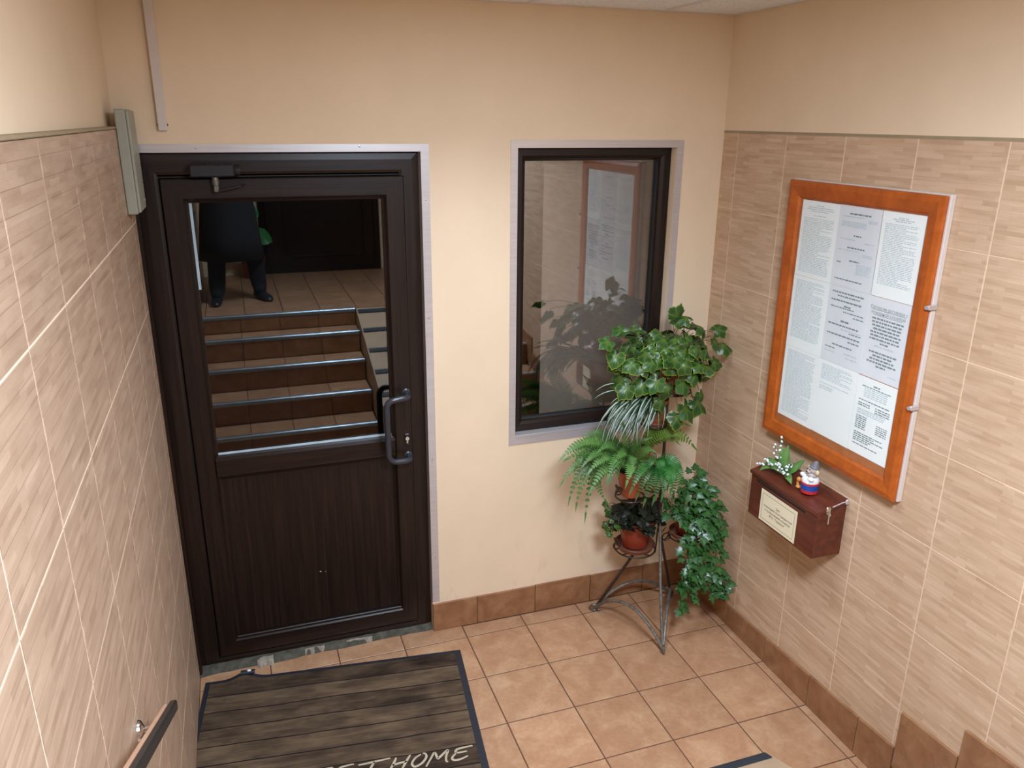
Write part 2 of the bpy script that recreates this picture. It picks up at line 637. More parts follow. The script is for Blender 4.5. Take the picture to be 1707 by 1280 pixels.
def mframe(mb, rect, prof, mapf, mh=0, mv=0, closed_profile=True):
    """mitred frame: prof = list of (inset, depth)"""
    u0, u1, v0, v1 = rect
    loops = []
    for i, d in prof:
        loops.append([mapf(u0 + i, v0 + i, d), mapf(u1 - i, v0 + i, d), mapf(u1 - i, v1 - i, d), mapf(u0 + i, v1 - i, d)])
    if closed_profile:
        loops.append(loops[0])
    for k in range(len(loops) - 1):
        a, b = loops[k], loops[k + 1]
        for i in range(4):
            j = (i + 1) % 4
            mb.quad(a[i], a[j], b[j], b[i], mh if i in (0, 2) else mv)


BACK = lambda u, v, d: (u, d, v)           # back wall: u = x, v = z, d = y
RIGHT = lambda u, v, d: (-d, u, v)         # right wall: u = y, d = distance off the wall


def tile_mesh(w, h, t, b, mat, name='tile'):
    """slab lying in XY, top at z = t, edges eased by b"""
    mb = MB()
    lo = [(0, 0, 0), (w, 0, 0), (w, h, 0), (0, h, 0)]
    md = [(x, y, t - b) for x, y, _ in lo]
    tp = [(b, b, t), (w - b, b, t), (w - b, h - b, t), (b, h - b, t)]
    mb.rings([lo, md, tp], True, 0, True, True)
    return mb.mesh(name, mat)


_tc = {}


def tile(parent, name, w, h, t, b, mat, loc, rot=(0, 0, 0)):
    key = (round(w, 4), round(h, 4), round(t, 4), mat.name)
    if key not in _tc:
        _tc[key] = tile_mesh(w, h, t, b, mat, name)
    return link(name, _tc[key], parent, Vector(loc) - world_loc(parent), rot)


ROT_RIGHT = Matrix(((0, 0, -1), (-1, 0, 0), (0, 1, 0))).to_euler()   # local x->-y, y->z, z->-x
ROT_LEFT = Matrix(((0, 0, 1), (1, 0, 0), (0, 1, 0))).to_euler()      # local x->+y, y->z, z->+x
ROT_BACK = Matrix(((1, 0, 0), (0, 0, -1), (0, 1, 0))).to_euler()     # local x->x, y->z, z->-y
ROT_FRONT = Matrix(((-1, 0, 0), (0, 0, 1), (0, 1, 0))).to_euler()    # faces +y

XL = -2.444
ZC = 2.781
ZT = 2.311
YB = -5.10
ZL = 0.84
rng = random.Random(7)

# ------------------------------------------------------------------ SETTING: floor
mb = MB()
mb.box((XL - 0.1, -3.6, -0.10), (0.1, 0.13, -0.0016))
floor = struct('floor', mb, M['grout_floor'])
G = 0.0052
xs = [0.0, -0.0454]
while xs[-1] > XL + 0.02:
    xs.append(max(xs[-1] - 0.30, XL))
ys = [0.03, -0.103]
while ys[-1] > -2.4:
    ys.append(ys[-1] - 0.30)
for i in range(len(xs) - 1):
    for j in range(len(ys) - 1):
        x1, x0 = xs[i], xs[i + 1]
        y1, y0 = ys[j], ys[j + 1]
        if y1 < -2.38:
            continue
        if x0 > -1.385 and j == 0:
            y1 = -0.012
        tile(floor, 'floor_tile', x1 - x0 - G, y1 - y0 - G, 0.008, 0.0012, M['terracotta'], (x0 + G / 2, y0 + G / 2, -0.008))

# ------------------------------------------------------------------ back wall with the two openings
DOOR = (-2.444, -1.386, 0.0, 2.228)
WIN = (-0.977, -0.232, 0.962, 2.242)
mb = MB()
gx = [-2.62, DOOR[0], DOOR[1], WIN[0], WIN[1], 0.12]
gz = [-0.05, WIN[2], DOOR[3], WIN[3], 2.95]
hole = lambda i, k: (i == 1 and k in (0, 1)) or (i == 3 and k in (1, 2))
T = 0.20
for i in range(5):
    for k in range(4):
        if hole(i, k):
            continue
        a, b, c, d = gx[i], gx[i + 1], gz[k], gz[k + 1]
        mb.quad((a, 0, c), (b, 0, c), (b, 0, d), (a, 0, d))
        mb.quad((a, T, c), (b, T, c), (b, T, d), (a, T, d))
for u0, u1, v0, v1 in (DOOR, WIN):
    mb.quad((u0, 0, v0), (u0, T, v0), (u0, T, v1), (u0, 0, v1))
    mb.quad((u1, 0, v0), (u1, T, v0), (u1, T, v1), (u1, 0, v1))
    mb.quad((u0, 0, v1), (u0, T, v1), (u1, T, v1), (u1, 0, v1))
    if v0 > 0.1:
        mb.quad((u0, 0, v0), (u0, T, v0), (u1, T, v0), (u1, 0, v0))
wall_back = struct('wall_back', mb, M['plaster'])
# faint chips and stains on the plaster stay plain

# dark space behind door and window
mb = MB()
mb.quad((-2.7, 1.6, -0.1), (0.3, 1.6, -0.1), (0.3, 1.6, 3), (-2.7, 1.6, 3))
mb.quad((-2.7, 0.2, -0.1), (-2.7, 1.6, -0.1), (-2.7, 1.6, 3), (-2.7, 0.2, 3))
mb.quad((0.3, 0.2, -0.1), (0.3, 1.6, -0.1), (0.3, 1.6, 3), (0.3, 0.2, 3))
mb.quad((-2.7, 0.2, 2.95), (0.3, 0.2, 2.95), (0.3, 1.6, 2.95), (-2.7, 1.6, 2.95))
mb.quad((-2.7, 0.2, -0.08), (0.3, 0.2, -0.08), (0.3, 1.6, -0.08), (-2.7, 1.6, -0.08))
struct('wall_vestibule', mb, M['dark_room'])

# skirting on the back wall
bb = struct('baseboard_back', None)
jx = [-1.387, -1.166, -0.865, -0.565, -0.265, -0.012]
for a, b in zip(jx[:-1], jx[1:]):
    h = 0.150 + rng.uniform(-0.003, 0.003)
    tile(bb, 'skirting_tile', b - a - 0.003, h, 0.011, 0.0015, M['skirt'], (a + 0.0015, -0.0005, 0.001), ROT_BACK)
# smear of grout along the skirting top
mb = MB()
for a, b in zip(jx[:-1], jx[1:]):
    n = 6
    lo, hi = [], []
    for i in range(n + 1):
        x = a + (b - a) * i / n
        lo.append((x, -0.0025, 0.149))
        hi.append((x, -0.0025, 0.153 + rng.uniform(0, 0.010)))
    for i in range(n):
        mb.quad(lo[i], lo[i + 1], hi[i + 1], hi[i])
        mb.quad(lo[i], lo[i + 1], (lo[i + 1][0], -0.0005, 0.149), (lo[i][0], -0.0005, 0.149))
part('grout_smear', mb, M['grout_light'], bb)

# ------------------------------------------------------------------ left wall
mb = MB()
mb.box((XL - 0.20, YB, ZT - 0.002), (XL - 0.031, 0.0, 2.95), 0)
mb.box((XL - 0.20, YB, -0.05), (XL - 0.0012, -0.001, ZT - 0.003), 1)
wall_left = struct('wall_left', mb, [M['plaster'], M['grout_light']])
mb = MB()
mb.bbox((XL - 0.032, YB, ZT - 0.001), (XL + 0.001, -0.004, ZT + 0.007), 0.002)
t_ = struct('trim_1', mb, M['edge_grey'])
yv = [-0.006, -0.112, -0.445, -0.778, -1.110, -1.443, -1.775, -2.108, -2.44, -2.77, -3.10, -3.43, -3.76, -4.09, -4.42, -4.75, -5.08]
zh = [0.0, 0.331, 0.665, 0.998, 1.330, 1.66, 1.988, ZT]
for j in range(len(yv) - 1):
    for k in range(7):
        if yv[j] < -3.28 and zh[k + 1] < ZL + 0.1:
            continue
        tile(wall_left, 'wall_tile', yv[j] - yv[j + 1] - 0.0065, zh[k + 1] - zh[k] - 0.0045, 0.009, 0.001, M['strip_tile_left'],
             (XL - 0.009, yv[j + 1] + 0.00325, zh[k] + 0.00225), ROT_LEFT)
# ------------------------------------------------------------------ right wall
mb = MB()
mb.box((0.0010, YB, -0.05), (0.2, 0.0, ZT), 1)
mb.box((0.0010, YB, ZT), (0.2, 0.0, 2.95), 0)
wall_right = struct('wall_right', mb, [M['plaster'], M['grout_right']])
zh2 = [0.0, 0.331, 0.664, 0.995, 1.325, 1.648, 1.979, 2.303]
yv2 = [-0.001] + yv[1:]
for j in range(len(yv2) - 1):
    for k in range(7):
        if yv2[j] < -3.28 and zh2[k + 1] < ZL + 0.1:
            continue
        tile(wall_right, 'wall_tile', yv2[j] - yv2[j + 1] - 0.0035, zh2[k + 1] - zh2[k] - 0.003, 0.007, 0.001, M['strip_tile_right'],
             (0.007, yv2[j] - 0.00175, zh2[k] + 0.0015), ROT_RIGHT)
mb = MB()
mb.box((0.0, YB, 2.302), (0.01, -0.002, 2.312))
struct('trim_2', mb, M['edge_grey'])
# skirting on the right wall: rises a little, then steps up with the stairs
br_ = struct('baseboard_right', None)


def skirt_piece(y0, y1, zb0, zb1, zt0, zt1):
    mb = MB()
    x0, x1, e = -0.0005, -0.011, 0.0015
    lo = [(x0, y0, zb0), (x0, y1, zb1), (x0, y1, zt1), (x0, y0, zt0)]
    md = [(x1 + e, *p[1:]) for p in lo]
    tp = [(x1, y0 - e, zb0 + e), (x1, y1 + e, zb1 + e), (x1, y1 + e, zt1 - e), (x1, y0 - e, zt0 - e)]
    mb.rings([lo, md, tp], True, 0, True, True)
    part('skirting_tile', mb, M['skirt'], br_)


yj = [-0.013, -0.105, -0.403, -0.703, -1.003, -1.283, -1.462]
zt_ = lambda y: 0.104 + (0.178 - 0.104) * max(0, (-y - 0.35)) / 1.11
for a, b in zip(yj[:-1], yj[1:]):
    skirt_piece(a - 0.0015, b + 0.0015, 0.001, 0.001, zt_(a), zt_(b))
skirt_piece(-1.4655, -1.704, 0.10, 0.151, 0.341, 0.356)
skirt_piece(-1.7075, -1.95, 0.24, 0.30, 0.469, 0.488)
skirt_piece(-1.9535, -2.20, 0.38, 0.44, 0.60, 0.62)
skirt_piece(-2.2035, -2.45, 0.52, 0.57, 0.74, 0.76)

# ------------------------------------------------------------------ ceiling
mb = MB()
mb.box((XL - 0.2, YB - 0.1, ZC + 0.012), (0.2, 0.2, ZC + 0.10))
ceiling = struct('ceiling', mb, M['tbar'])
cx = [0.0, -0.345, -0.945, -1.545, -2.145, XL - 0.03]
cy = [-0.001, -0.55]
while cy[-1] > YB:
    cy.append(max(cy[-1] - 0.6, YB))
bw = 0.012
lamps = [(2, 1, 'lamp_near'), (2, 4, 'lamp_far')]
for i in range(len(cx) - 1):
    for j in range(len(cy) - 1):
        if (i, j) in [(a, b) for a, b, _ in lamps]:
            continue
        x1, x0, y1, y0 = cx[i], cx[i + 1], cy[j], cy[j + 1]
        mb = MB()
        mb.box((x0 + bw, y0 + bw, ZC + 0.002), (x1 - bw, y1 - bw, ZC + 0.012))
        part('ceiling_panel', mb, M['ceil'], ceiling)
mb = MB()
for x in cx[1:-1]:
    mb.box((x - bw, YB, ZC - 0.001), (x + bw, -0.001, ZC + 0.011))
for a, b in ((0.0 - bw * 1.6, 0.0), (XL - 0.031, XL - 0.031 + bw * 1.6)):
    mb.box((a, YB, ZC - 0.001), (b, -0.001, ZC + 0.011))
part('grid_rail', mb, M['tbar'], ceiling)
mb = MB()
for y in cy[1:-1]:
    mb.box((XL - 0.03, y - bw, ZC - 0.0005), (0, y + bw, ZC + 0.0105))
mb.box((XL - 0.03, -0.02, ZC - 0.0005), (0, -0.001, ZC + 0.0105))
part('grid_rail', mb, M['tbar'], ceiling)
for i, j, m in lamps:
    x1, x0, y1, y0 = cx[i], cx[i + 1], cy[j], cy[j + 1]
    c = ((x0 + x1) / 2, (y0 + y1) / 2, ZC)
    la = thing('ceiling_light', 'square recessed ceiling light above the ' + ('entrance door mat' if m == 'lamp_near' else 'raised landing'), 'ceiling light', c)
    mb = MB()
    mframe(mb, (x0 + bw, x1 - bw, y0 + bw, y1 - bw), [(0, 0.012), (0, -0.003), (0.022, -0.003), (0.03, 0.006), (0.03, 0.012)], lambda u, v, d: (u, v, ZC + d))
    part('frame', mb, M['white_pvc'], la)
    mb = MB()
    mb.box((x0 + 0.043, y0 + 0.043, ZC + 0.006), (x1 - 0.043, y1 - 0.043, ZC + 0.010))
    part('diffuser', mb, M[m], la)

# ------------------------------------------------------------------ far end of the room (seen mirrored in the panes)
mb = MB()
mb.box((XL - 0.2, YB - 0.15, -0.05), (0.2, YB, 2.95))
wall_front = struct('wall_front', mb, M['plaster'])
d2 = struct('door_2', None, loc=(-1.24, YB, ZL))
mb = MB()
mframe(mb, (-1.88, -0.68, ZL - 0.02, 2.72), [(0, 0), (0, 0.03), (0.06, 0.035), (0.07, 0.0)], lambda u, v, d: (u, YB + d, v), 0, 0)
part('door_frame', mb, M['wenge_v'], d2)
mb = MB()
mb.bbox((-1.815, YB + 0.001, ZL + 0.012), (-0.745, YB + 0.024, 2.655), 0.002)
leaf2 = part('door_leaf', mb, M['wenge_v'], d2)
mb = MB()
for z0, z1 in ((ZL + 0.15, ZL + 0.85), (ZL + 1.0, 2.5)):
    mframe(mb, (-1.65, -0.83, z0, z1), [(0, 0.024), (0.006, 0.032), (0.02, 0.032), (0.03, 0.024)], lambda u, v, d: (u, YB + d, v))
part('panel_moulding', mb, M['wenge_v'], leaf2)
mb = MB()
mb.tube([(-1.72, YB + 0.024, ZL + 1.0), (-1.72, YB + 0.07, ZL + 1.0), (-1.62, YB + 0.075, ZL + 1.0)], 0.009)
part('handle', mb, M['chrome'], leaf2, True)

# landing floor with its tiles
mb = MB()
mb.box((XL - 0.009, YB, -0.05), (0.006, -3.28, ZL - 0.008))
landing = struct('floor_landing', mb, M['grout_floor'])
y = -3.305
while y > YB + 0.01:
    x = 0.0
    y0 = max(y - 0.3, YB)
    while x > XL + 0.001:
        x0 = max(x - 0.3, XL)
        tile(landing, 'floor_tile', x - x0 - G, y - y0 - G, 0.008, 0.0012, M['terracotta'], (x0 + G / 2, y0 + G / 2, ZL - 0.008))
        x = x0
    y = y0

# stairs
NOSE = [-2.31, -2.565, -2.83, -3.06, -3.27]
RISE = [0.0, 0.175, 0.35, 0.525, 0.70, ZL]
st = thing('staircase', 'tiled stairs with shiny nosing strips up to the landing, mirrored in the door glass', 'stairs', (-1.82, -2.36, 0))
X0, X1 = XL + 0.001, -1.225
for k in range(5):
    z1 = RISE[k + 1]
    z0 = RISE[k]
    yf = NOSE[k]
    yb = NOSE[k + 1] if k < 4 else -3.282
    mb = MB()
    mb.box((X0, min(yb, yf - 0.02), 0.0 if k == 0 else z0 - 0.02), (X1, yf - 0.011, z1 - 0.009))
    stp = part('step', mb, M['grout_floor'], st)
    n = 4
    for i in range(n):
        xa = X0 + (X1 - X0) * i / n
        wd = (X1 - X0) / n - 0.004
        if k < 4:
            tile(stp, 'tread_tile', wd, yf - yb - 0.034, 0.009, 0.001, M['terracotta'], (xa + 0.002, yb + 0.001, z1 - 0.009))
        tile(stp, 'riser_tile', wd, z1 - z0 - 0.021, 0.009, 0.001, M['skirt'], (xa + wd + 0.002, yf - 0.011, z0 + 0.006), ROT_FRONT)
    mb = MB()
    pr_ = [(yf - 0.034, z1 - 0.008), (yf - 0.034, z1 + 0.002), (yf - 0.026, z1 + 0.004)]
    pr_ += [(yf - 0.012 + 0.014 * math.sin(a), z1 - 0.010 + 0.014 * math.cos(a)) for a in [math.pi / 2 * q / 7 for q in range(8)]]
    pr_ += [(yf + 0.002, z1 - 0.026), (yf - 0.004, z1 - 0.026), (yf - 0.008, z1 - 0.010)]
    mb.rings([[(X0, p, q) for p, q in pr_], [(X1, p, q) for p, q in pr_]], True, 0, True, True)
    part('nosing_strip', mb, M['nosing'], stp, 30)
# small tiled steps at the right of the ramp
st2 = thing('side_steps', 'narrow tiled steps between the ramp and the right wall', 'steps', (-0.16, -1.57, 0))
for k in range(5):
    yf = -1.57 - 0.245 * k
    z1 = ZL / 5 * (k + 1)
    mb = MB()
    mb.box((-0.325, -3.281 if k == 4 else yf - 0.245, 0.0), (-0.012, yf, z1 - 0.009))
    stp = part('step', mb, M['skirt'], st2)
    if k < 4:
        tile(stp, 'tread_tile', 0.305, 0.235, 0.009, 0.001, M['terracotta'], (-0.320, yf - 0.240, z1 - 0.009))
    mb = MB()
    mb.bbox((-0.325, yf - 0.03, z1 - 0.009), (-0.012, yf + 0.003, z1 + 0.003), 0.0015)
    part('nosing_strip', mb, M['alu'], stp)
# ramp
rp = thing('ramp', 'pale wheelchair ramp board with dark anti-slip strips', 'ramp', (-0.76, -1.19, 0))
ya, yb_, za, zb = -1.19, -3.27, 0.004, ZL
mb = MB()
xa, xb = -1.215, -0.337
P = [(ya, 0.0), (ya, za + 0.006), (yb_, zb), (yb_, 0.0)]
mb.rings([[(xa, p, q) for p, q in P], [(xb, p, q) for p, q in P]], True, 0, True, True)
part('ramp_board', mb, M['ramp'], rp)
L = math.hypot(yb_ - ya, zb - za)
dy, dz = (yb_ - ya) / L, (zb - za) / L
s_ = 0.0
while s_ < L - 0.05:
    p0 = Vector((0, ya + dy * s_, za + 0.006 + dz * s_))
    p1 = Vector((0, ya + dy * (s_ + 0.045), za + 0.006 + dz * (s_ + 0.045)))
    n = Vector((0, -dz, -dy)) if dy < 0 else Vector((0, dz, dy))
    n = Vector((0, dz, -dy)).normalized() * 0.006
    A = [p0, p1, p1 + n, p0 + n]
    mb = MB()
    e = 0.02 if s_ == 0 else 0.0
    mb.rings([[(xa + 0.01, q.y, q.z) for q in A], [(xb - 0.012, q.y, q.z) for q in A]], True, 0, True, True)
    part('grip_strip', mb, M['strip_dark'], rp)
    s_ += 0.27

# ------------------------------------------------------------------ DOOR
door = struct('door_1', None, loc=(-1.915, 0.03, 0.0))
mb = MB()
fr_rect = (-2.440, -1.388, -0.03, 2.227)
mframe(mb, fr_rect, [(0, 0.10), (0, 0.034), (0.03, 0.030), (0.070, 0.030), (0.080, 0.034), (0.080, 0.10)], BACK, 1, 0)
part('door_frame', mb, [M['wenge_v'], M['wenge_h']], door)
mb = MB()
mframe(mb, (-2.361, -1.446, 0.052, 2.141), [(0, 0.058), (0, 0.036), (0.004, 0.036), (0.005, 0.058)], BACK)
part('seal', mb, M['rubber'], door)
LF = (-2.353, -1.452, 0.060, 2.134)
GX0, GX1, GZ0, GZ1 = -2.262, -1.545, 1.016, 2.046
mb = MB()
mw = 0.082
mframe(mb, LF, [(0, 0.075), (0, 0.024), (0.004, 0.020), (mw - 0.010, 0.020), (mw, 0.034), (mw + 0.008, 0.040), (mw + 0.008, 0.075)], BACK, 1, 0)
# mid rail
zm0, zm1 = 0.918, 1.016
P = [(zm0 - 0.006, 0.040), (zm0 + 0.006, 0.034), (zm0 + 0.014, 0.021), (zm1 - 0.012, 0.021), (zm1 - 0.002, 0.034), (zm1 + 0.006, 0.040), (zm1 + 0.006, 0.075), (zm0 - 0.006, 0.075)]
mb.rings([[(LF[0] + mw - 0.004, d, z) for z, d in P], [(LF[1] - mw + 0.004, d, z) for z, d in P]], True, 1, True, True)
leaf1 = part('door_leaf', mb, [M['wenge_v'], M['wenge_h']], door)
# bottom weather bead
mb = MB()
mb.bbox((LF[0] + mw - 0.004, 0.026, 0.136), (LF[1] - mw + 0.004, 0.046, 0.150), 0.003)
part('panel_bead', mb, M['wenge_h'], leaf1)
mb = MB()
mb.box((LF[0] + mw - 0.02, 0.044, 0.12), (LF[1] - mw + 0.02, 0.060, 0.93))
part('lower_panel', mb, M['wenge_v'], leaf1)
mb = MB()
mb.box((GX0 - 0.02, 0.045, GZ0 - 0.02), (GX1 + 0.02, 0.051, GZ1 + 0.02))
pane = part('glass_pane', mb, M['pane_glass'], leaf1)
mb = MB()
mb.box((LF[0] + mw + 0.006, 0.0425, zm1 + 0.0055), (LF[1] - mw - 0.006, 0.0448, zm1 + 0.015))
mb.box((LF[0] + mw + 0.006, 0.0425, zm1 + 0.70), (LF[0] + mw + 0.018, 0.0448, GZ1 - 0.002))  # left bar drawn only as long as its gleam
part('gleam_spacer_bar', mb, M['spacer'], leaf1)
# scuffs
mb = MB()
for x, z, w_, h_ in ((-1.890, 0.398, 0.010, 0.006), (-1.868, 0.394, 0.006, 0.0025)):
    pts = []
    for k in range(7):
        a = 2 * math.pi * k / 7
        q = rng.uniform(0.6, 1.1)
        pts.append((x + math.cos(a) * w_ / 2 * q, 0.0435, z + math.sin(a) * h_ / 2 * q))
    ids = [mb.vert(p) for p in pts] + [mb.vert((x, 0.0428, z))]
    for k in range(7):
        mb.face((ids[k], ids[(k + 1) % 7], ids[7]))
part('scuff_mark', mb, M['mark'], leaf1)
# jamb strip at the left where the tiles end
mb = MB()
mb.bbox((XL - 0.006, -0.010, 0.0), (XL + 0.012, 0.032, 2.05), 0.003)
part('jamb_strip', mb, M['wenge_v'], door)
# threshold
mb = MB()
n = 26
fr_, tp_, bk_ = [], [], []
for i in range(n + 1):
    x = -2.442 + (1.066) * i / n
    yy = -0.012 + 0.022 * i / n + rng.uniform(-0.006, 0.006)
    fr_.append((x, yy, 0.001))
    tp_.append((x, yy + 0.010, 0.020 + rng.uniform(-0.004, 0.005)))
    bk_.append((x, 0.034, 0.028 + rng.uniform(-0.002, 0.002)))
for i in range(n):
    mb.quad(fr_[i], fr_[i + 1], tp_[i + 1], tp_[i])
    mb.quad(tp_[i], tp_[i + 1], bk_[i + 1], bk_[i])
part('threshold', mb, M['concrete'], door)
mb = MB()
for x0, x1, y0 in ((-2.20, -2.13, -0.020), (-1.99, -1.90, 0.004), (-1.80, -1.68, 0.006)):
    n = 7
    a, b = [], []
    for i in range(n + 1):
        x = x0 + (x1 - x0) * i / n
        a.append((x, y0 + rng.uniform(-0.008, 0.006), 0.0015))
        b.append((x, 0.016 + rng.uniform(-0.004, 0.004), 0.026))
    for i in range(n):
        m_ = ((a[i][0] + b[i][0]) / 2, (a[i][1] + b[i][1]) / 2, 0.023)
        m2 = ((a[i + 1][0] + b[i + 1][0]) / 2, (a[i + 1][1] + b[i + 1][1]) / 2, 0.023)
        mb.quad(a[i], a[i + 1], m2, m_)
        mb.quad(m_, m2, b[i + 1], b[i])
part('cement_patch', mb, M['cement'], door)
# pull handle
mb = MB()


def arc(c, a, b, r, n=6, s=1.0, e=1.0):
    """fillet at corner c between directions a and b"""
    c, a, b = Vector(c), Vector(a).normalized(), Vector(b).normalized()
    p0, p1 = c + a * r, c + b * r
    return [(1 - t) ** 2 * p0 + 2 * t * (1 - t) * c + t * t * p1 for t in [i / n for i in range(n + 1)]]


zt2, zb2 = 1.222, 0.926
gxm, gx2 = -1.474, -1.572
pts = [Vector((gxm, 0.020, zt2))]
pts += arc((gxm, -0.042, zt2 - 0.006), (0, 1, 0), (-1, 0, 0), 0.030)
pts += arc((gx2, -0.045, zt2 - 0.008), (1, 0, 0), (0, 0, -1), 0.040)
pts += arc((gx2, -0.045, zb2 + 0.002), (0, 0, 1), (1, 0, 0), 0.040)
pts += arc((gxm, -0.042, zb2), (-1, 0, 0), (0, 1, 0), 0.030)
pts += [Vector((gxm, 0.020, zb2))]
mb.tube(pts, 0.0135, 12)
hd = part('handle', mb, M['handle'], leaf1, True)
mb = MB()
for z in (zt2, zb2):
    mb.lathe([(0.0, 0.0), (0.019, 0.0), (0.019, 0.006), (0.015, 0.009), (0.0, 0.009)], (gxm, 0.0205, z), 16, 0, Matrix.Rotation(R(90), 3, 'X'))
part('rose', mb, M['handle'], leaf1, True)
mb = MB()
mb.bbox((-1.487, 0.014, 0.974), (-1.467, 0.021, 1.030), 0.003)
part('lock_plate', mb, M['black_metal'], leaf1)
mb = MB()
mb.lathe([(0.0, 0), (0.0085, 0), (0.0085, 0.004), (0.0, 0.004)], (-1.477, 0.0145, 1.008), 14, 0, Matrix.Rotation(R(90), 3, 'X'))
mb.bbox((-1.4815, 0.0105, 0.984), (-1.4725, 0.0145, 1.006), 0.002)
part('lock_cylinder', mb, M['chrome'], leaf1, True)
# door closer
mb = MB()
mb.bbox((-2.245, -0.034, 2.141), (-2.090, 0.029, 2.186), 0.005)
mb.lathe([(0.0, 0), (0.018, 0), (0.020, 0.006), (0.020, 0.02), (0.0, 0.02)], (-2.090, -0.004, 2.163), 14, 0, Matrix.Rotation(R(90), 3, 'Y'))
mb.lathe([(0.0, 0), (0.006, 0), (0.006, 0.008), (0, 0.008)], (-2.185, -0.01, 2.186), 10)
clo = part('door_closer', mb, M['black_metal'], door, 30)
mb = MB()
mb.lathe([(0.0, 0.0), (0.011, 0.0), (0.014, 0.012), (0.011, 0.03), (0.0, 0.03)], (-2.160, -0.010, 2.111), 12)
mb.bbox((-2.168, -0.020, 2.086), (-2.150, 0.0, 2.112), 0.003)
part('spindle', mb, M['stand'], clo, True)
mb = MB()
mb.tube([(-2.160, -0.014, 2.090), (-2.10, -0.030, 2.103), (-2.075, -0.020, 2.108), (-2.06, 0.02, 2.11)], 0.005, 6)
part('arm', mb, M['black_metal'], clo, True)

# aluminium trim of the door
tr = struct('trim_3', None)
mb = MB()
zt0, zt1 = 2.227, 2.256
x0, x1 = -2.405, -1.352
P_ = [(-0.003, zt1), (-0.0005, zt1), (0.033, zt0 + 0.001), (0.033, zt0 - 0.0015), (-0.003, zt0)]
tri = lambda x, ins: [(x - (zt1 - z) * ins, y, z) for y, z in P_]
mb.rings([[(x0, y, z) for y, z in P_], [(x1 - (zt1 - z) * 1.1, y, z) for y, z in P_]], True, 0, True, True)
part('metal_angle', mb, M['alu'], tr)
mb = MB()
P_ = [(-0.003, x1), (-0.0005, x1), (0.033, -1.3865), (0.033, -1.389), (-0.003, -1.386)]
mb.rings([[(x, y, 0.160) for y, x in P_], [(x, y, zt1 + (x - x1) * 0.9) for y, x in P_]], True, 0, True, True)
part('metal_angle', mb, M['alu'], tr)
for x, z in ((-2.215, 2.243), (-1.625, 2.247), (-1.369, 2.04), (-1.369, 1.55), (-1.369, 0.9), (-1.366, 0.4)):
    mb = MB()
    mb.lathe([(0.0, 0), (0.0042, 0), (0.003, 0.002), (0, 0.0025)], (x, -0.003, z), 8, 0, Matrix.Rotation(R(90), 3, 'X'))
    part('screw', mb, M['chrome'], tr, True)

# ------------------------------------------------------------------ WINDOW
win = struct('window_1', None, loc=(-0.6, 0.05, 0.96))
mb = MB()
WF = (-0.976, -0.233, 0.963, 2.241)
mframe(mb, WF, [(0, 0.11), (0, 0.046), (0.034, 0.043), (0.048, 0.053), (0.054, 0.070), (0.054, 0.11)], BACK, 1, 0)
part('window_frame', mb, [M['wenge_v'], M['wenge_h']], win)
mb = MB()
mframe(mb, (WF[0] + 0.052, WF[1] - 0.052, WF[2] + 0.052, WF[3] - 0.052), [(0, 0.085), (0, 0.066), (0.004, 0.070), (0.006, 0.085)], BACK)
part('seal', mb, M['rubber'], win)
mb = MB()
mb.box((WF[0] + 0.05, 0.084, WF[2] + 0.05), (WF[1] - 0.05, 0.089, WF[3] - 0.05))
part('glass_pane', mb, M['pane_window'], win)
tr = struct('trim_4', None)
mb = MB()
mframe(mb, (-1.008, -0.200, 0.919, 2.270), [(0, -0.0005), (0, -0.003), (0.031, -0.003), (0.0312, 0.046), (0.0295, 0.046), (0.0295, -0.0005)], BACK)
# the sill side is deeper
part('metal_angle', mb, M['alu'], tr)
mb = MB()
mb.bbox((-0.977, -0.002, 0.9505), (-0.232, 0.046, 0.9645), 0.001)
part('sill_strip', mb, M['alu'], tr)
# blind behind the window pane
mb = MB()
mb.box((-0.797, 0.160, 0.86), (-0.20, 0.164, 2.16))
mb.tube([(-0.80, 0.175, 2.17), (-0.19, 0.175, 2.17)], 0.018, 10)
bl = thing('window_blind', 'pale grey blind hanging behind the dark framed window pane', 'blind', (-0.5, 0.162, 0.86))
part('blind_cloth', mb, M['blind'], bl)

# ------------------------------------------------------------------ JUNCTION BOX and CABLE TRUNKING
jb = thing('junction_box', 'tall grey green metal box in the corner above the door hinge side', 'box', (-2.43, -0.14, 2.036))
mb = MB()
mb.bbox((XL + 0.001, -0.235, 2.036), (-2.411, -0.040, 2.372), 0.003)
part('cover', mb, M['box_grey'], jb)
mb = MB()
mb.bbox((-2.4115, -0.222, 2.040), (-2.402, -0.030, 2.368), 0.003)
part('back_plate', mb, M['box_grey'], jb)
for z, yy in ((2.07, -0.06), (2.13, -0.10), (2.20, -0.07), (2.345, -0.09)):
    mb = MB()
    mb.lathe([(0, 0), (0.004, 0), (0.004, 0.004), (0, 0.005)], (-2.4025, yy, z), 8, 0, Matrix.Rotation(R(90), 3, 'Y'))
    part('screw', mb, M['chrome'], jb, True)
mb = MB()
mb.bbox((-2.331, -0.020, 2.302), (-2.301, -0.001, ZC - 0.002), 0.002)
ct = thing('cable_trunking', 'white plastic cable trunking running down the wall above the door', 'cable trunking', (-2.316, -0.01, 2.302))
part('cover', mb, M['white_pvc'], ct)
mb = MB()
mb.bbox((-2.334, -0.006, 2.318), (-2.298, -0.0008, 2.326), 0.001)
part('clip', mb, M['black_metal'], ct)

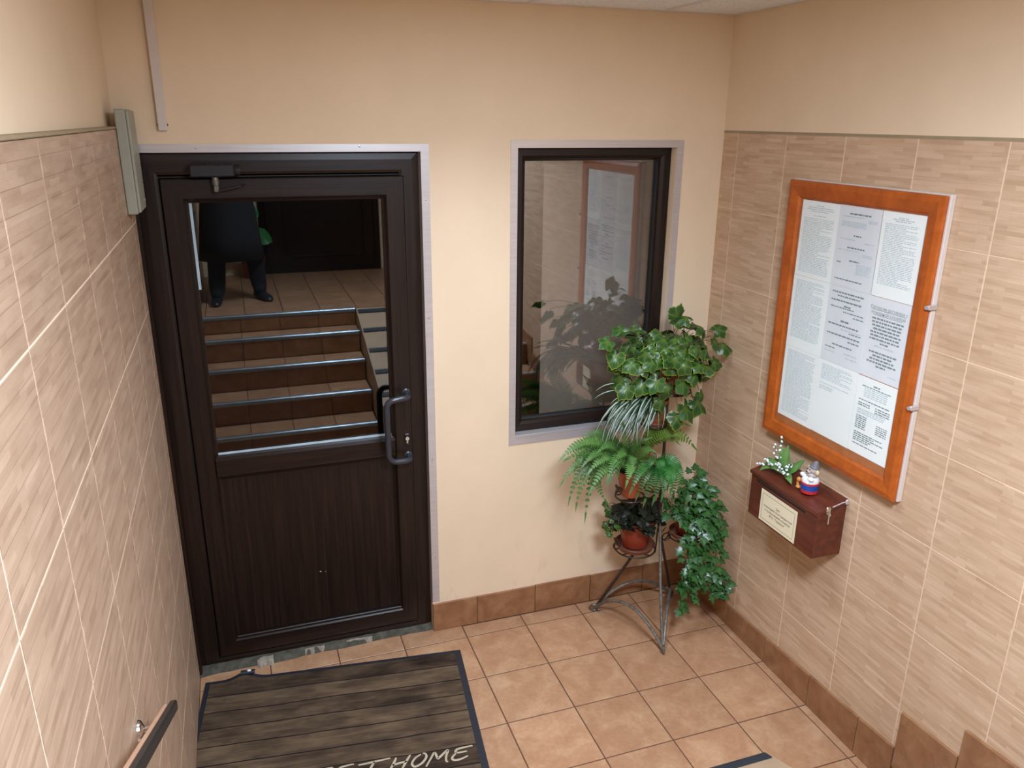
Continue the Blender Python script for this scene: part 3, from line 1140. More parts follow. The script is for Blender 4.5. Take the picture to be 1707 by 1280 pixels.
# ------------------------------------------------------------------ NOTICE BOARD
nb = thing('notice_board', 'orange wooden framed notice board with glazed front on the tiled wall', 'notice board', (-0.01, -0.92, 1.10))
BR = (-1.290, -0.540, 1.094, 2.138)
mb = MB()
mframe(mb, BR, [(0.002, 0.024), (0, 0.028), (0.003, 0.036), (0.022, 0.040), (0.058, 0.034), (0.068, 0.026), (0.068, 0.018), (0.004, 0.018)], RIGHT)
part('frame', mb, M['orange'], nb)
mb = MB()
mb.bbox((-0.020, BR[0] - 0.004, BR[2] + 0.002), (-0.0005, BR[1] - 0.004, BR[3] + 0.004), 0.002)
part('case', mb, M['white_pvc'], nb)
mb = MB()
mb.box((-0.0215, BR[0] + 0.05, BR[2] + 0.05), (-0.0195, BR[1] - 0.05, BR[3] - 0.05))
part('backing', mb, M['orange_back'], nb)
mb = MB()
mb.box((-0.0305, BR[0] + 0.060, BR[2] + 0.060), (-0.0285, BR[1] - 0.060, BR[3] - 0.060))
part('glass_pane', mb, M['board_glass'], nb)
for z in (1.790, 1.448):
    mb = MB()
    mb.bbox((-0.042, BR[0] - 0.014, z - 0.008), (-0.008, BR[0] - 0.0035, z + 0.008), 0.002)
    mb.lathe([(0, 0), (0.007, 0), (0.007, 0.006), (0, 0.006)], (-0.041, BR[0] - 0.006, z), 10, 0, Matrix.Rotation(R(-90), 3, 'Y'))
    part('latch', mb, M['alu'], nb)


def words(mb, x, y0, y1, z, h, rnd_, fill=0.9, align='left', mi=0):
    """a line of word-sized ink strokes; y runs to the right = towards -y"""
    W_ = y0 - y1
    L_ = W_ * fill
    s = y0 if align == 'left' else (y0 - (W_ - L_) / 2 if align == 'center' else y0 - (W_ - L_))
    e = s - L_
    while s > e + 0.004:
        wl = min(rnd_.uniform(0.006, 0.022), s - e)
        mb.quad((x, s, z), (x, s - wl, z), (x, s - wl, z + h), (x, s, z + h), mi)
        s -= wl + 0.0032


PX = -0.0222


def paper(y0, y1, z0, z1, mat, label, layout, dx=0.0):
    """layout: list of (zfrac from top, height, fill, align, dark)"""
    x = PX - dx - 0.0006 * ((int(round(z0 * 1000)) + int(round(-y0 * 1000)) // 100) % 3) * 0.5
    o = thing('notice_sheet', label, 'paper sheet', (x, (y0 + y1) / 2, z0), 'sheets behind the notice board glass')
    mb = MB()
    mb.box((x, y1 - 0.0012, z0 - 0.0012), (x + 0.0004, y0 + 0.0012, z1 + 0.0012))
    part('sheet', mb, mat, o)
    r_ = random.Random(int(1000 * (y0 + z0 * 7)))
    for nm, flag, m in (('printed_text', 0, M['ink']), ('heading_text', 1, M['ink_dark'])):
        mb = MB()
        for zf, h, fill, al, dk in layout:
            if dk == flag:
                z = z1 - (z1 - z0) * zf - h
                words(mb, x - 0.0004, y0 - 0.018, y1 + 0.016, z, h, r_, fill, al)
        if mb.f:
            part(nm, mb, m, o)


def dense(a, b, step, h=0.0022, r_=None):
    r_ = r_ or random.Random(int(a * 100))
    out = []
    z = a
    while z < b:
        out.append((z, h, r_.choice([0.96, 0.97, 0.95, 0.98, 0.9, 0.6, 0.97]), 'left', 0))
        z += step
    return out


cxs = [-0.617, -0.822, -1.030, -1.217]
zr = [2.066, 1.777, 1.488, 1.192]
cx_ = lambda *a: list(a)
head = [(0.05, 0.003, 0.25, 'center', 0), (0.075, 0.003, 0.8, 'center', 0), (0.10, 0.003, 0.85, 'center', 0), (0.125, 0.003, 0.6, 'center', 0)]
paper(cxs[0], cxs[1] + 0.001, zr[1] + 0.002, zr[0], M['paper_a'], 'white sheet of small print at the top left of the notice board', head + [(0.18, 0.0026, 0.4, 'center', 0)] + dense(0.22, 0.95, 0.021))
paper(cxs[0], cxs[1] + 0.001, zr[2] + 0.002, zr[1] - 0.001, M['paper_a'], 'white sheet of dense small print halfway down the left of the notice board', dense(0.05, 0.86, 0.019))
paper(cxs[0], cxs[1] + 0.001, zr[3], zr[2] - 0.001, M['paper_a'], 'white sheet of dense small print at the bottom left of the notice board', dense(0.04, 0.93, 0.02))
lay = [(0.085, 0.0055, 0.6, 'center', 1), (0.125, 0.003, 0.62, 'left', 0), (0.15, 0.003, 0.25, 'right', 0), (0.17, 0.003, 0.25, 'right', 0)]
lay += [(0.19 + 0.018 * i, 0.0028, 0.7, 'left', 0) for i in range(4)]
lay += [(0.345, 0.005, 0.22, 'center', 1), (0.40, 0.003, 0.45, 'left', 0), (0.42, 0.003, 0.28, 'right', 0), (0.495, 0.005, 0.5, 'center', 1), (0.535, 0.003, 0.6, 'left', 0), (0.56, 0.003, 0.28, 'right', 0), (0.58, 0.003, 0.28, 'right', 0),
        (0.655, 0.005, 0.28, 'center', 1), (0.69, 0.0045, 0.12, 'left', 1)] + [(0.69 + 0.022 * i, 0.0026, 0.42, 'right', 0) for i in range(6)] + [(0.90, 0.0045, 0.82, 'left', 1)]
paper(cxs[1] - 0.001, cxs[2] , zr[1] + 0.001, zr[0] + 0.002, M['paper_b'], 'lilac grey sheet with bold headings at the top middle of the notice board', lay)
lay = [(0.06, 0.0055, 0.95, 'left', 1), (0.105, 0.005, 0.65, 'center', 1), (0.165, 0.0055, 0.9, 'left', 1), (0.225, 0.0055, 0.2, 'center', 1), (0.255, 0.004, 0.72, 'left', 1), (0.30, 0.004, 0.6, 'right', 1), (0.345, 0.004, 0.3, 'right', 1),
       (0.42, 0.0065, 0.28, 'center', 1), (0.48, 0.0055, 0.92, 'left', 1), (0.53, 0.0035, 0.6, 'right', 0), (0.555, 0.004, 0.35, 'right', 1), (0.61, 0.0055, 0.98, 'left', 1), (0.665, 0.0045, 0.35, 'right', 1), (0.745, 0.005, 0.6, 'center', 1), (0.80, 0.004, 0.3, 'left', 1),
       (0.83, 0.0035, 0.4, 'right', 0), (0.855, 0.0035, 0.3, 'left', 0), (0.88, 0.0035, 0.35, 'right', 0)]
paper(cxs[1] - 0.001, cxs[2], zr[2] + 0.002, zr[1] - 0.001, M['paper_b'], 'lilac grey sheet of bold centred lines in the very middle of the notice board', lay)
lay = dense(0.05, 0.25, 0.019) + [(0.30, 0.0026, 0.9, 'left', 0), (0.335, 0.0026, 0.42, 'left', 0), (0.355, 0.0026, 0.42, 'left', 0), (0.375, 0.0026, 0.38, 'left', 0)]
paper(cxs[1] - 0.001, cxs[2] + 0.001, zr[3] + 0.002, zr[2] - 0.001, M['paper_a'], 'mostly blank white sheet with a few lines at the bottom middle of the notice board', lay)
lay = [(0.06, 0.0032, 0.28, 'center', 0), (0.08, 0.0032, 0.6, 'center', 0), (0.10, 0.0032, 0.45, 'center', 0)] + dense(0.14, 0.86, 0.0195)
paper(cxs[2] - 0.001, cxs[3], zr[1] + 0.002, zr[0] + 0.003, M['paper_a'], 'bright white sheet of small print at the top right of the notice board', lay)
lay = [(0.245 + 0.042 * i, 0.0062, f, 'center', 1) for i, f in enumerate((0.96, 0.94, 0.9, 0.8, 0.96, 0.92, 0.94, 0.25))] + [(0.585, 0.004, 0.6, 'center', 0)]
lay += [(0.66 + 0.042 * i, 0.0062, f, 'center', 1) for i, f in enumerate((0.85, 0.6, 0.75, 0.9, 0.3))] + [(0.91, 0.003, 0.25, 'right', 0)]
paper(cxs[2] - 0.002, cxs[3] + 0.001, zr[2] + 0.002, zr[1] - 0.002, M['paper_b'], 'lilac grey sheet with underlined bold title at the middle right of the notice board', lay)
lay = [(0.07, 0.005, 0.2, 'center', 1), (0.105, 0.0035, 0.9, 'center', 1)] + [(0.13 + 0.025 * i, 0.0032, 0.72, 'center', 0) for i in range(5)] + [(0.285, 0.004, 0.97, 'left', 1)]
lay += [(0.33 + 0.028 * i, 0.004, 0.38, 'left', 1) for i in range(2)] + [(0.33 + 0.028 * i, 0.004, 0.45, 'right', 1) for i in range(3)] + [(0.41, 0.0035, 0.9, 'left', 0), (0.435, 0.0035, 0.9, 'left', 0), (0.46, 0.0035, 0.85, 'left', 0)]
lay += [(0.50 + 0.026 * i, 0.004, 0.34, 'left', 1) for i in range(7)] + [(0.54 + 0.026 * i, 0.0035, 0.34, 'right', 1) for i in range(5)]
lay += [(0.72 + 0.026 * i, 0.004, f, 'left', 1) for i, f in enumerate((0.9, 0.7, 0.95, 0.6, 0.5))] + [(0.87, 0.004, 0.8, 'left', 1)]
paper(cxs[2] - 0.002, cxs[3], zr[3] + 0.003, zr[2] - 0.003, M['paper_a'], 'white sheet with a two column table at the bottom right of the notice board', lay)


def text_mesh(body, size, mat, name, parent, m, align='CENTER', extr=0.0, offset=0.0):
    cu = bpy.data.curves.new(name, 'FONT')
    cu.body = body
    cu.size = size
    cu.align_x = align
    cu.resolution_u = 2
    cu.extrude = extr
    cu.offset = offset
    o = bpy.data.objects.new(name, cu)
    COL.objects.link(o)
    dg = bpy.context.evaluated_depsgraph_get()
    me = bpy.data.meshes.new_from_object(o.evaluated_get(dg))
    bpy.data.objects.remove(o)
    me.transform(Matrix.Translation(-world_loc(parent)) @ m)
    me.materials.clear()
    me.materials.append(mat)
    return link(name, me, parent)


def m_right(y, z, x):
    """text plane on something facing -x: text x axis runs to -y"""
    return Matrix(((0, 0, -1, x), (-1, 0, 0, y), (0, 1, 0, z), (0, 0, 0, 1)))


sheet_title = [o for o in bpy.data.objects if o.get('label', '').startswith('lilac grey sheet with underlined')][0]
ty = (cxs[2] + cxs[3]) / 2
for k, s in enumerate(('Согласие договора с', 'пожарной службой')):
    z = zr[1] - 0.042 - 0.0185 * k
    text_mesh(s, 0.0165, M['ink_dark'], 'title_text', sheet_title, m_right(ty, z, PX - 0.0006))
    mb = MB()
    hw = 0.077 - 0.012 * k
    mb.quad((PX - 0.0005, ty + hw, z - 0.0035), (PX - 0.0005, ty - hw, z - 0.0035), (PX - 0.0005, ty - hw, z - 0.002), (PX - 0.0005, ty + hw, z - 0.002))
    part('underline', mb, M['ink_dark'], sheet_title)

# ------------------------------------------------------------------ WOODEN BOX ON THE WALL
wb = thing('comment_box', 'dark red wooden letter box with slot and label under the notice board', 'box', (-0.07, -0.85, 0.755))
Y0, Y1 = -1.050, -0.640
XF = -0.134
mb = MB()
P = [(-0.002, 0.755), (XF, 0.755), (XF, 0.938), (-0.002, 0.975)]
mb.rings([[(x, Y0, z) for x, z in P], [(x, Y1, z) for x, z in P]], True, 0, True, True)
body = part('body', mb, M['mahogany'], wb)
mb = MB()
P = [(-0.001, 0.976), (XF - 0.006, 0.9385), (XF - 0.008, 0.942), (XF - 0.006, 0.9525), (-0.001, 0.990)]
mb.rings([[(x, Y0 - 0.006, z) for x, z in P], [(x, Y1 + 0.006, z) for x, z in P]], True, 0, True, True)
part('lid', mb, M['mahogany'], wb)
mb = MB()
mb.box((XF - 0.0008, -0.985, 0.918), (XF + 0.002, -0.675, 0.925))
part('slot', mb, M['slot'], wb)
mb = MB()
LY0, LY1, LZ0, LZ1 = -0.716, -0.945, 0.763, 0.902
mb.box((XF - 0.0016, LY1, LZ0), (XF - 0.0004, LY0, LZ1))
lab = part('label_sheet', mb, M['paper_label'], wb)
mb = MB()
mframe(mb, (LY1 + 0.012, LY0 - 0.012, LZ0 + 0.012, LZ1 - 0.014), [(0, 0.1358), (0.0014, 0.1358)], RIGHT, closed_profile=False)
part('label_border', mb, M['label_ink'], lab)
yc = (LY0 + LY1) / 2
for k, (s, dy_) in enumerate((('Для', 0.0), ('пожеланий, благодарностей', 0.0), ('и предложений клиентов', 0.0), ('ФСС "Термика"', 0.0))):
    text_mesh(s, 0.0132, M['label_ink'], 'label_text', lab, m_right(yc + dy_, 0.850 - k * 0.0165, XF - 0.0020))
# hasp with a key
mb = MB()
mb.bbox((-0.100, Y0 - 0.010, 0.952), (-0.080, Y0 - 0.0005, 0.972), 0.003)
mb.lathe([(0, 0), (0.010, 0), (0.010, 0.006), (0, 0.006)], (-0.090, Y0 - 0.001, 0.950), 14, 0, Matrix.Rotation(R(90), 3, 'X'))
part('lock', mb, M['chrome'], wb, 30)
mb = MB()
mb.tube([(-0.090, Y0 - 0.010, 0.948), (-0.090, Y0 - 0.014, 0.938)], 0.006, 8)
mb.bbox((-0.093, Y0 - 0.014, 0.902), (-0.087, Y0 - 0.011, 0.940), 0.001)
part('key', mb, M['chrome'], wb)
mb = MB()
mb.bbox((-0.016, Y0 - 0.012, 0.972), (-0.002, Y0 - 0.005, 0.992), 0.002)
mb.tube([(-0.010, Y0 - 0.010, 0.985), (-0.030, Y0 - 0.008, 0.982), (-0.075, Y0 - 0.008, 0.970)], 0.0025, 6)
part('hinge', mb, M['alu'], wb)

# ------------------------------------------------------------------ FOLIAGE BUILDERS
def bez(a, b, c, n):
    a, b, c = Vector(a), Vector(b), Vector(c)
    # b is a point the curve passes near: convert to control
    k = b * 2 - (a + c) * 0.5
    return [(1 - t) ** 2 * a + 2 * t * (1 - t) * k + t * t * c for t in [i / n for i in range(n + 1)]]


def vine_leaf(name, mat, lobes=5, rad=0.5, scallop=0.08, cup=0.10, margin=1.0, seed=0):
    """roundish scalloped leaf, stalk notch at the origin, pointing to +y, normal +z, unit length"""
    mb = MB()
    n = 30
    r0 = random.Random(seed)
    ph_ = r0.uniform(0, 6)
    ed = []
    hgt = lambda x, y: -cup * (x * x * 2.2 + (y - 0.4) ** 2 * 1.2) + 0.05 * math.sin(x * 7 + ph_) * abs(x) * 2 + 0.035 * math.sin(y * 9 + ph_)
    c = mb.vert((0, 0.34, 0.0))
    ed.append(0.30)
    out = []
    for i in range(n):
        a = 2 * math.pi * i / n - math.pi / 2
        r = rad * (1 + scallop * math.cos(lobes * (a - math.pi / 2)) + (0.055 if i % 2 else -0.035))
        notch = math.exp(-((abs((a + math.pi / 2 + math.pi) % (2 * math.pi) - math.pi)) / 0.28) ** 2)
        r *= 1 - 0.55 * notch
        r *= 1 + 0.16 * math.exp(-((a - math.pi / 2) / 0.22) ** 2)
        out.append((math.cos(a) * r, 0.45 + math.sin(a) * r))
    R3 = []
    for q, e in ((0.55, None), (0.90, 0.06), (1.0, margin)):
        ids = []
        for i, (x, y) in enumerate(out):
            x2, y2 = x * q, 0.36 + (y - 0.36) * q
            vein = (i % 6 == 0)
            ids.append(mb.vert((x2, y2, hgt(x2, y2) - (0.018 if vein and q < 1 else 0))))
            ed.append((0.34 if vein else 0.0) if e is None else (e + (0.12 if vein and q < 0.95 else 0)))
        R3.append(ids)
    for i in range(n):
        j = (i + 1) % n
        mb.face((c, R3[0][i], R3[0][j]))
        for a, b in zip(R3[:-1], R3[1:]):
            mb.face((a[i], b[i], b[j], a[j]))
    mb.edge = ed
    return mb.mesh(name, mat, smooth='all')


def ivy_leaf(name, mat):
    """five pointed ivy leaf"""
    mb = MB()
    out = [(0, 0), (0.22, -0.12), (0.45, 0.02), (0.36, 0.22), (0.58, 0.45), (0.30, 0.52), (0.20, 0.70), (0, 1.0), (-0.20, 0.70), (-0.30, 0.52), (-0.58, 0.45), (-0.36, 0.22), (-0.45, 0.02), (-0.22, -0.12)]
    c = mb.vert((0, 0.36, 0.03))
    ed = [0.9]
    ids = []
    for x, y in out:
        ids.append(mb.vert((x, y, -0.25 * x * x - 0.10 * (y - 0.3) ** 2)))
        ed.append(0.35 if abs(x) > 0.4 or y > 0.9 else 0.0)
    for i in range(len(ids)):
        mb.face((c, ids[i], ids[(i + 1) % len(ids)]))
    mb.edge = ed
    return mb.mesh(name, mat, smooth='all')


def place_leaf(parent, me, pos, direction, normal, size, name='leaf'):
    d = Vector(direction).normalized()
    n = Vector(normal)
    n = (n - d * n.dot(d))
    if n.length < 1e-4:
        n = d.orthogonal()
    n.normalize()
    x = d.cross(n)
    m = Matrix((x, d, n)).transposed()
    o = link(name, me, parent, Vector(pos) - world_loc(parent), m.to_euler(), (size, size, size))
    return o


def pot(parent, c, r0, r1, h, mat, saucer_r=None, rimh=0.018):
    x, y, z = c
    mb = MB()
    mb.lathe([(r0 * 0.9, z), (r0, z + 0.004), (r1 - 0.004, z + h - rimh), (r1 + 0.002, z + h - rimh + 0.002), (r1 + 0.004, z + h), (r1 - 0.002, z + h), (r1 - 0.006, z + h - 0.02), (r1 - 0.012, z + h - 0.03)], (x, y, 0), 28)
    part('pot', mb, mat, parent, 35)
    mb = MB()
    rs = r1 - 0.007
    loops = []
    rr_ = random.Random(int(x * 1000))
    for q in (1.0, 0.75, 0.45, 0.15):
        loops.append([(x + rs * q * math.cos(2 * math.pi * k / 18), y + rs * q * math.sin(2 * math.pi * k / 18), z + h - 0.018 + (0 if q == 1 else rr_.uniform(0, 0.010))) for k in range(18)])
    mb.rings(loops, True, 0, False, True)
    part('soil', mb, M['soil'], parent, True)
    if saucer_r:
        mb = MB()
        s = saucer_r
        mb.lathe([(s * 0.82, z - 0.012), (s * 0.86, z - 0.014), (s, z + 0.010), (s * 0.98, z + 0.012), (s * 0.86, z - 0.005), (0.0, z - 0.006)], (x, y, 0), 28, cap=False)
        part('saucer', mb, M['saucer'], parent, 40)


def frond(parent, a, b, c, width, mat, pairs=15, name='frond', up=(-0.1, -0.75, 0.65), lobed=0.0, redtip=0.0, seed=0):
    """fern frond: midrib through a-b-c with toothed leaflets either side"""
    rr_ = random.Random(seed)
    pts = bez(a, b, c, pairs)
    mb = MB()
    ed = []
    upv = Vector(up)
    n = len(pts)
    L_ = sum((pts[i + 1] - pts[i]).length for i in range(n - 1))
    for i in range(n):
        t = (pts[min(i + 1, n - 1)] - pts[max(i - 1, 0)]).normalized()
        side = t.cross(upv)
        if side.length < 1e-3:
            side = t.orthogonal()
        side.normalize()
        nn = side.cross(t).normalized()
        u = i / (n - 1)
        if i < 1:
            continue
        wd = width * 0.5 * (math.sin(math.pi * min(1, (u * 0.86 + 0.16))) ** 0.7) * (1 - 0.2 * u)
        pw = L_ / pairs * 0.43
        for sgn in (-1, 1):
            l = wd * rr_.uniform(0.88, 1.1)
            p0 = pts[i] - t * pw * 0.8
            p1 = pts[i] + t * pw * 0.8
            fw = t * l * 0.32
            tip = pts[i] + side * sgn * l + fw - nn * l * 0.22
            ma = pts[i] + side * sgn * l * 0.55 - t * pw * 0.75 + fw * 0.4 + nn * l * 0.05
            mc = pts[i] + side * sgn * l * 0.60 + t * pw * 0.70 + fw * 0.6 + nn * l * 0.05
            ids = [mb.vert(p) for p in (p0, ma, tip, mc, p1)]
            e = redtip * (1.0 if u > 0.55 else 0.3) * (rr_.random() < 0.6)
            ed += [0.3, 0.05, max(e, 0.1), 0.05, 0.3] if redtip == 0 else [0.0, e * 0.4, e, e * 0.4, 0.0]
            mb.face((ids[0], ids[1], ids[3], ids[4]))
            mb.face((ids[1], ids[2], ids[3]))
    # terminal leaflet
    t = (pts[-1] - pts[-2]).normalized()
    side = t.cross(upv)
    if side.length < 1e-3:
        side = t.orthogonal()
    side.normalize()
    ids = [mb.vert(pts[-2] + side * width * 0.08), mb.vert(pts[-1] + t * width * 0.35), mb.vert(pts[-2] - side * width * 0.08)]
    ed += [0.0, redtip, 0.0]
    mb.face(ids)
    # rib
    k0 = len(mb.v)
    mb.tube(pts, [0.0016 * (1 - 0.7 * i / (n - 1)) for i in range(n)], 4)
    ed += [0.15] * (len(mb.v) - k0)
    mb.edge = ed
    return part(name, mb, mat, parent, False)


def blade(parent, pts, width, mat, seed=0, name='leaf', up=(0.1, -0.85, 0.5)):
    """strap leaf with a pale midline (edge attribute)"""
    n = len(pts)
    mb = MB()
    ed = []
    upv = Vector(up)
    rows = []
    for i in range(n):
        t = (pts[min(i + 1, n - 1)] - pts[max(i - 1, 0)]).normalized()
        side = t.cross(upv)
        if side.length < 1e-3:
            side = Vector((1, 0, 0))
        side.normalize()
        nn = side.cross(t).normalized()
        u = i / (n - 1)
        wd = width * 0.5 * min(1.0, 0.45 + u * 3) * (1 - u ** 3) + 0.0003
        row = []
        for q, e, hgt in ((-1, 0.0, 0.35), (-0.38, 0.0, 0.1), (-0.24, 0.85, 0.05), (0.24, 0.85, 0.05), (0.38, 0.0, 0.1), (1, 0.0, 0.35)):
            row.append(mb.vert(pts[i] + side * wd * q + nn * wd * hgt))
            ed.append(e)
        rows.append(row)
    for a, b in zip(rows[:-1], rows[1:]):
        for k in range(5):
            mb.face((a[k], a[k + 1], b[k + 1], b[k]))
    mb.edge = ed
    return part(name, mb, mat, parent, 'all')


# ------------------------------------------------------------------ PLANT STAND
ps = thing('plant_stand', 'bronze wrought metal plant stand on three legs in the corner', 'plant stand', (-0.38, -0.24, 0))
FEET = [Vector((-0.578, -0.100, 0.0)), Vector((-0.414, -0.500, 0.0)), Vector((-0.150, -0.115, 0.0))]
APEX = Vector((-0.335, -0.245, 0.56))
for k, f in enumerate(FEET):
    mb = MB()
    d = (APEX - f)
    side = Vector((d.y, -d.x, 0)).normalized() * 0.012
    mb.tube([f + Vector((0, 0, 0.012)), f + d * 0.5, APEX + side * 0.6, APEX + side * 0.6 + Vector((0, 0, 0.10))], 0.0072, 8)
    part('leg', mb, M['stand'] if k == 1 else M['stand_dark'], ps, True)
    mb = MB()
    # scrolled foot
    out = Vector((f.x - APEX.x, f.y - APEX.y, 0)).normalized()
    sc = []
    for i in range(15):
        a = i / 14 * 2 * math.pi * 1.1
        r_ = 0.026 - 0.013 * i / 14
        sc.append(f + Vector((0, 0, 0.0205)) + out * (math.sin(a) * r_) + Vector((0, 0, -math.cos(a) * r_ * 0.75)))
    mb.tube(sc, 0.0052, 8)
    mb.sphere(f + Vector((0, 0, 0.008)), 0.011, 0, 10, 6, (1, 1, 0.7))
    mb.sphere(f + out * -0.022 + Vector((0, 0, 0.010)), 0.008, 0, 8, 6)
    part('foot', mb, M['stand'], ps, True)
for a, b, h in ((0, 1, 0.125), (0, 2, 0.115), (1, 2, 0.14)):
    p, q = FEET[a] + Vector((0, 0, 0.02)), FEET[b] + Vector((0, 0, 0.02))
    m = (p + q) / 2 + Vector((0, 0, h))
    mb = MB()
    mb.tube(bez(p, m, q, 18), 0.0080, 8)
    part('brace', mb, M['stand'], ps, True)
POST = [Vector((-0.335, -0.245, 0.62)), Vector((-0.330, -0.240, 0.9)), Vector((-0.328, -0.235, 1.18))]
mb = MB()
mb.tube(POST, 0.007, 8)
part('post', mb, M['stand_dark'], ps, True)


def ring_holder(c, r, post_pt, two=True):
    c = Vector(c)
    mb = MB()
    mb.tube([c + Vector((math.cos(2 * math.pi * k / 28) * r, math.sin(2 * math.pi * k / 28) * r, 0)) for k in range(28)], 0.004, 6, closed=True)
    d = (Vector(post_pt) - c)
    d.z = 0
    L0 = d.length
    d.normalize()
    if L0 > r * 0.7:
        s = c + d * r
        mb.tube(bez(s, (s + Vector(post_pt)) / 2 + Vector((0, 0, -0.05)), Vector(post_pt), 10), 0.0042, 6)
    # crossing wires under the saucer
    for a in (0.4, 0.4 + math.pi / 2):
        q = Vector((math.cos(a), math.sin(a), 0)) * r
        mb.tube(bez(c + q, c + Vector((0, 0, -0.018)), c - q, 8), 0.003, 5)
    # two little leaf scrolls on the ring
    part('ring', mb, M['stand_dark'], ps, True)


def scroll(c, out, size, turns=1.2, flip=1):
    c, out = Vector(c), Vector(out).normalized()
    mb = MB()
    pts = []
    for i in range(18):
        a = i / 17 * 2 * math.pi * turns
        r_ = size * (1 - 0.75 * i / 17)
        pts.append(c + out * (math.sin(a) * r_) + Vector((0, 0, flip * (1 - math.cos(a)) * r_)))
    mb.tube(pts, 0.0035, 6)
    part('scroll', mb, M['stand_dark'], ps, True)


def tin_leaf(c, out, size):
    mb = MB()
    c, out = Vector(c), Vector(out).normalized()
    s = out.cross(Vector((0, 0, 1))).normalized()
    pr = [(0, 0), (0.35, 0.3), (0.7, 0.28), (1.0, 0)]
    lo, hi, mid = [], [], []
    for t, w_ in pr:
        p = c + out * size * t * 0.5 + Vector((0, 0, size * t))
        lo.append(p - s * size * w_)
        hi.append(p + s * size * w_)
        mid.append(p - out * size * 0.12 * (1 - abs(2 * t - 1)))
    for i in range(3):
        mb.quad(lo[i], lo[i + 1], mid[i + 1], mid[i])
        mb.quad(mid[i], mid[i + 1], hi[i + 1], hi[i])
    part('tin_leaf', mb, M['stand_dark'], ps, True)


LOW = (-0.420, -0.185, 0.400)
MID = (-0.505, -0.265, 0.715)
SPI = (-0.378, -0.215, 1.040)
TOP = (-0.318, -0.240, 1.215)
RGT = (-0.205, -0.290, 0.485)
ring_holder((LOW[0], LOW[1], LOW[2] - 0.020), 0.098, (-0.335, -0.245, 0.50))
ring_holder((MID[0], MID[1], MID[2] - 0.006), 0.068, (-0.332, -0.243, 0.74))
ring_holder((SPI[0], SPI[1], SPI[2] - 0.006), 0.060, (-0.329, -0.237, 1.0))
ring_holder((TOP[0], TOP[1], TOP[2] - 0.018), 0.088, (-0.328, -0.235, 1.18))
ring_holder((RGT[0], RGT[1], RGT[2] - 0.018), 0.083, (-0.333, -0.243, 0.52))
scroll((-0.52, -0.20, 0.40), (-1, -0.2, 0), 0.030)
scroll((-0.572, -0.285, 0.735), (-1, -0.3, 0), 0.026)
scroll((-0.300, -0.262, 0.44), (1, -0.2, 0), 0.030, 1.1)
scroll((-0.225, -0.24, 1.20), (1, 0, 0), 0.024)
tin_leaf((-0.522, -0.21, 0.425), (-1, -0.4, 0), 0.055)
tin_leaf((-0.574, -0.29, 0.75), (-1, -0.4, 0), 0.05)
tin_leaf((-0.315, -0.25, 0.475), (0.6, -0.8, 0), 0.045)

# ------------------------------------------------------------------ PLANTS
# 1. vine on top of the stand
rv = random.Random(21)
pv = thing('potted_vine', 'potted vine with round scalloped yellow edged leaves on top of the stand', 'potted plant', (TOP[0], TOP[1], TOP[2]), 'plants on the bronze stand')
pot(pv, TOP, 0.055, 0.072, 0.105, M['pot'], 0.088)
VL = [vine_leaf('leaf', M['leaf_vine'], lo_, 0.5, sc_, cu_, mg_, sd_) for lo_, sc_, cu_, mg_, sd_ in ((5, 0.07, 0.35, 0.9, 1), (5, 0.11, 0.6, 0.7, 2), (3, 0.10, 0.25, 1.0, 3), (5, 0.13, 0.1, 0.35, 4), (5, 0.09, 0.75, 0.8, 5))]
CB = Vector((-0.365, -0.255, 1.365))
stem_mb = MB()
cnt = 0
tries = 0
placed = []
while cnt < 104 and tries < 6000:
    tries += 1
    th = rv.uniform(0, 2 * math.pi)
    ph = math.acos(rv.uniform(-0.55, 0.98))
    n = Vector((math.sin(ph) * math.cos(th), math.sin(ph) * math.sin(th), math.cos(ph)))
    lump = 0.86 + 0.16 * math.sin(3 * th + 1.0) * math.sin(2.2 * ph) + 0.10 * math.sin(5 * th + 2 * ph)
    rad_ = rv.uniform(0.55, 1.0) * lump * 1.08
    p = CB + Vector((n.x * 0.245, n.y * 0.190, n.z * 0.158)) * rad_
    if p.y > -0.03 or p.x > -0.06:
        continue
    if any((p - q).length < 0.032 for q in placed):
        continue
    placed.append(p)
    nn = (n * 0.7 + Vector((0.05, -0.45, 0.55)) + Vector((rv.uniform(-0.7, 0.7), rv.uniform(-0.6, 0.6), rv.uniform(-0.5, 0.5)))).normalized()
    dn = Vector((n.x, n.y, -0.45)) + Vector((rv.uniform(-0.9, 0.9), rv.uniform(-0.9, 0.9), rv.uniform(-0.5, 0.5)))
    sz = rv.uniform(0.058, 0.092)
    dn = (dn - nn * dn.dot(nn)).normalized()
    place_leaf(pv, rv.choice(VL), p - dn * sz * 0.45, dn, nn, sz)
    stem_mb.tube(bez(Vector((TOP[0], TOP[1], 1.31)) + Vector((rv.uniform(-.03, .03), rv.uniform(-.03, .03), 0)), (CB + p) / 2 + Vector((0, 0, 0.02)), p - dn * sz * 0.45, 5), 0.0016, 4)
    cnt += 1
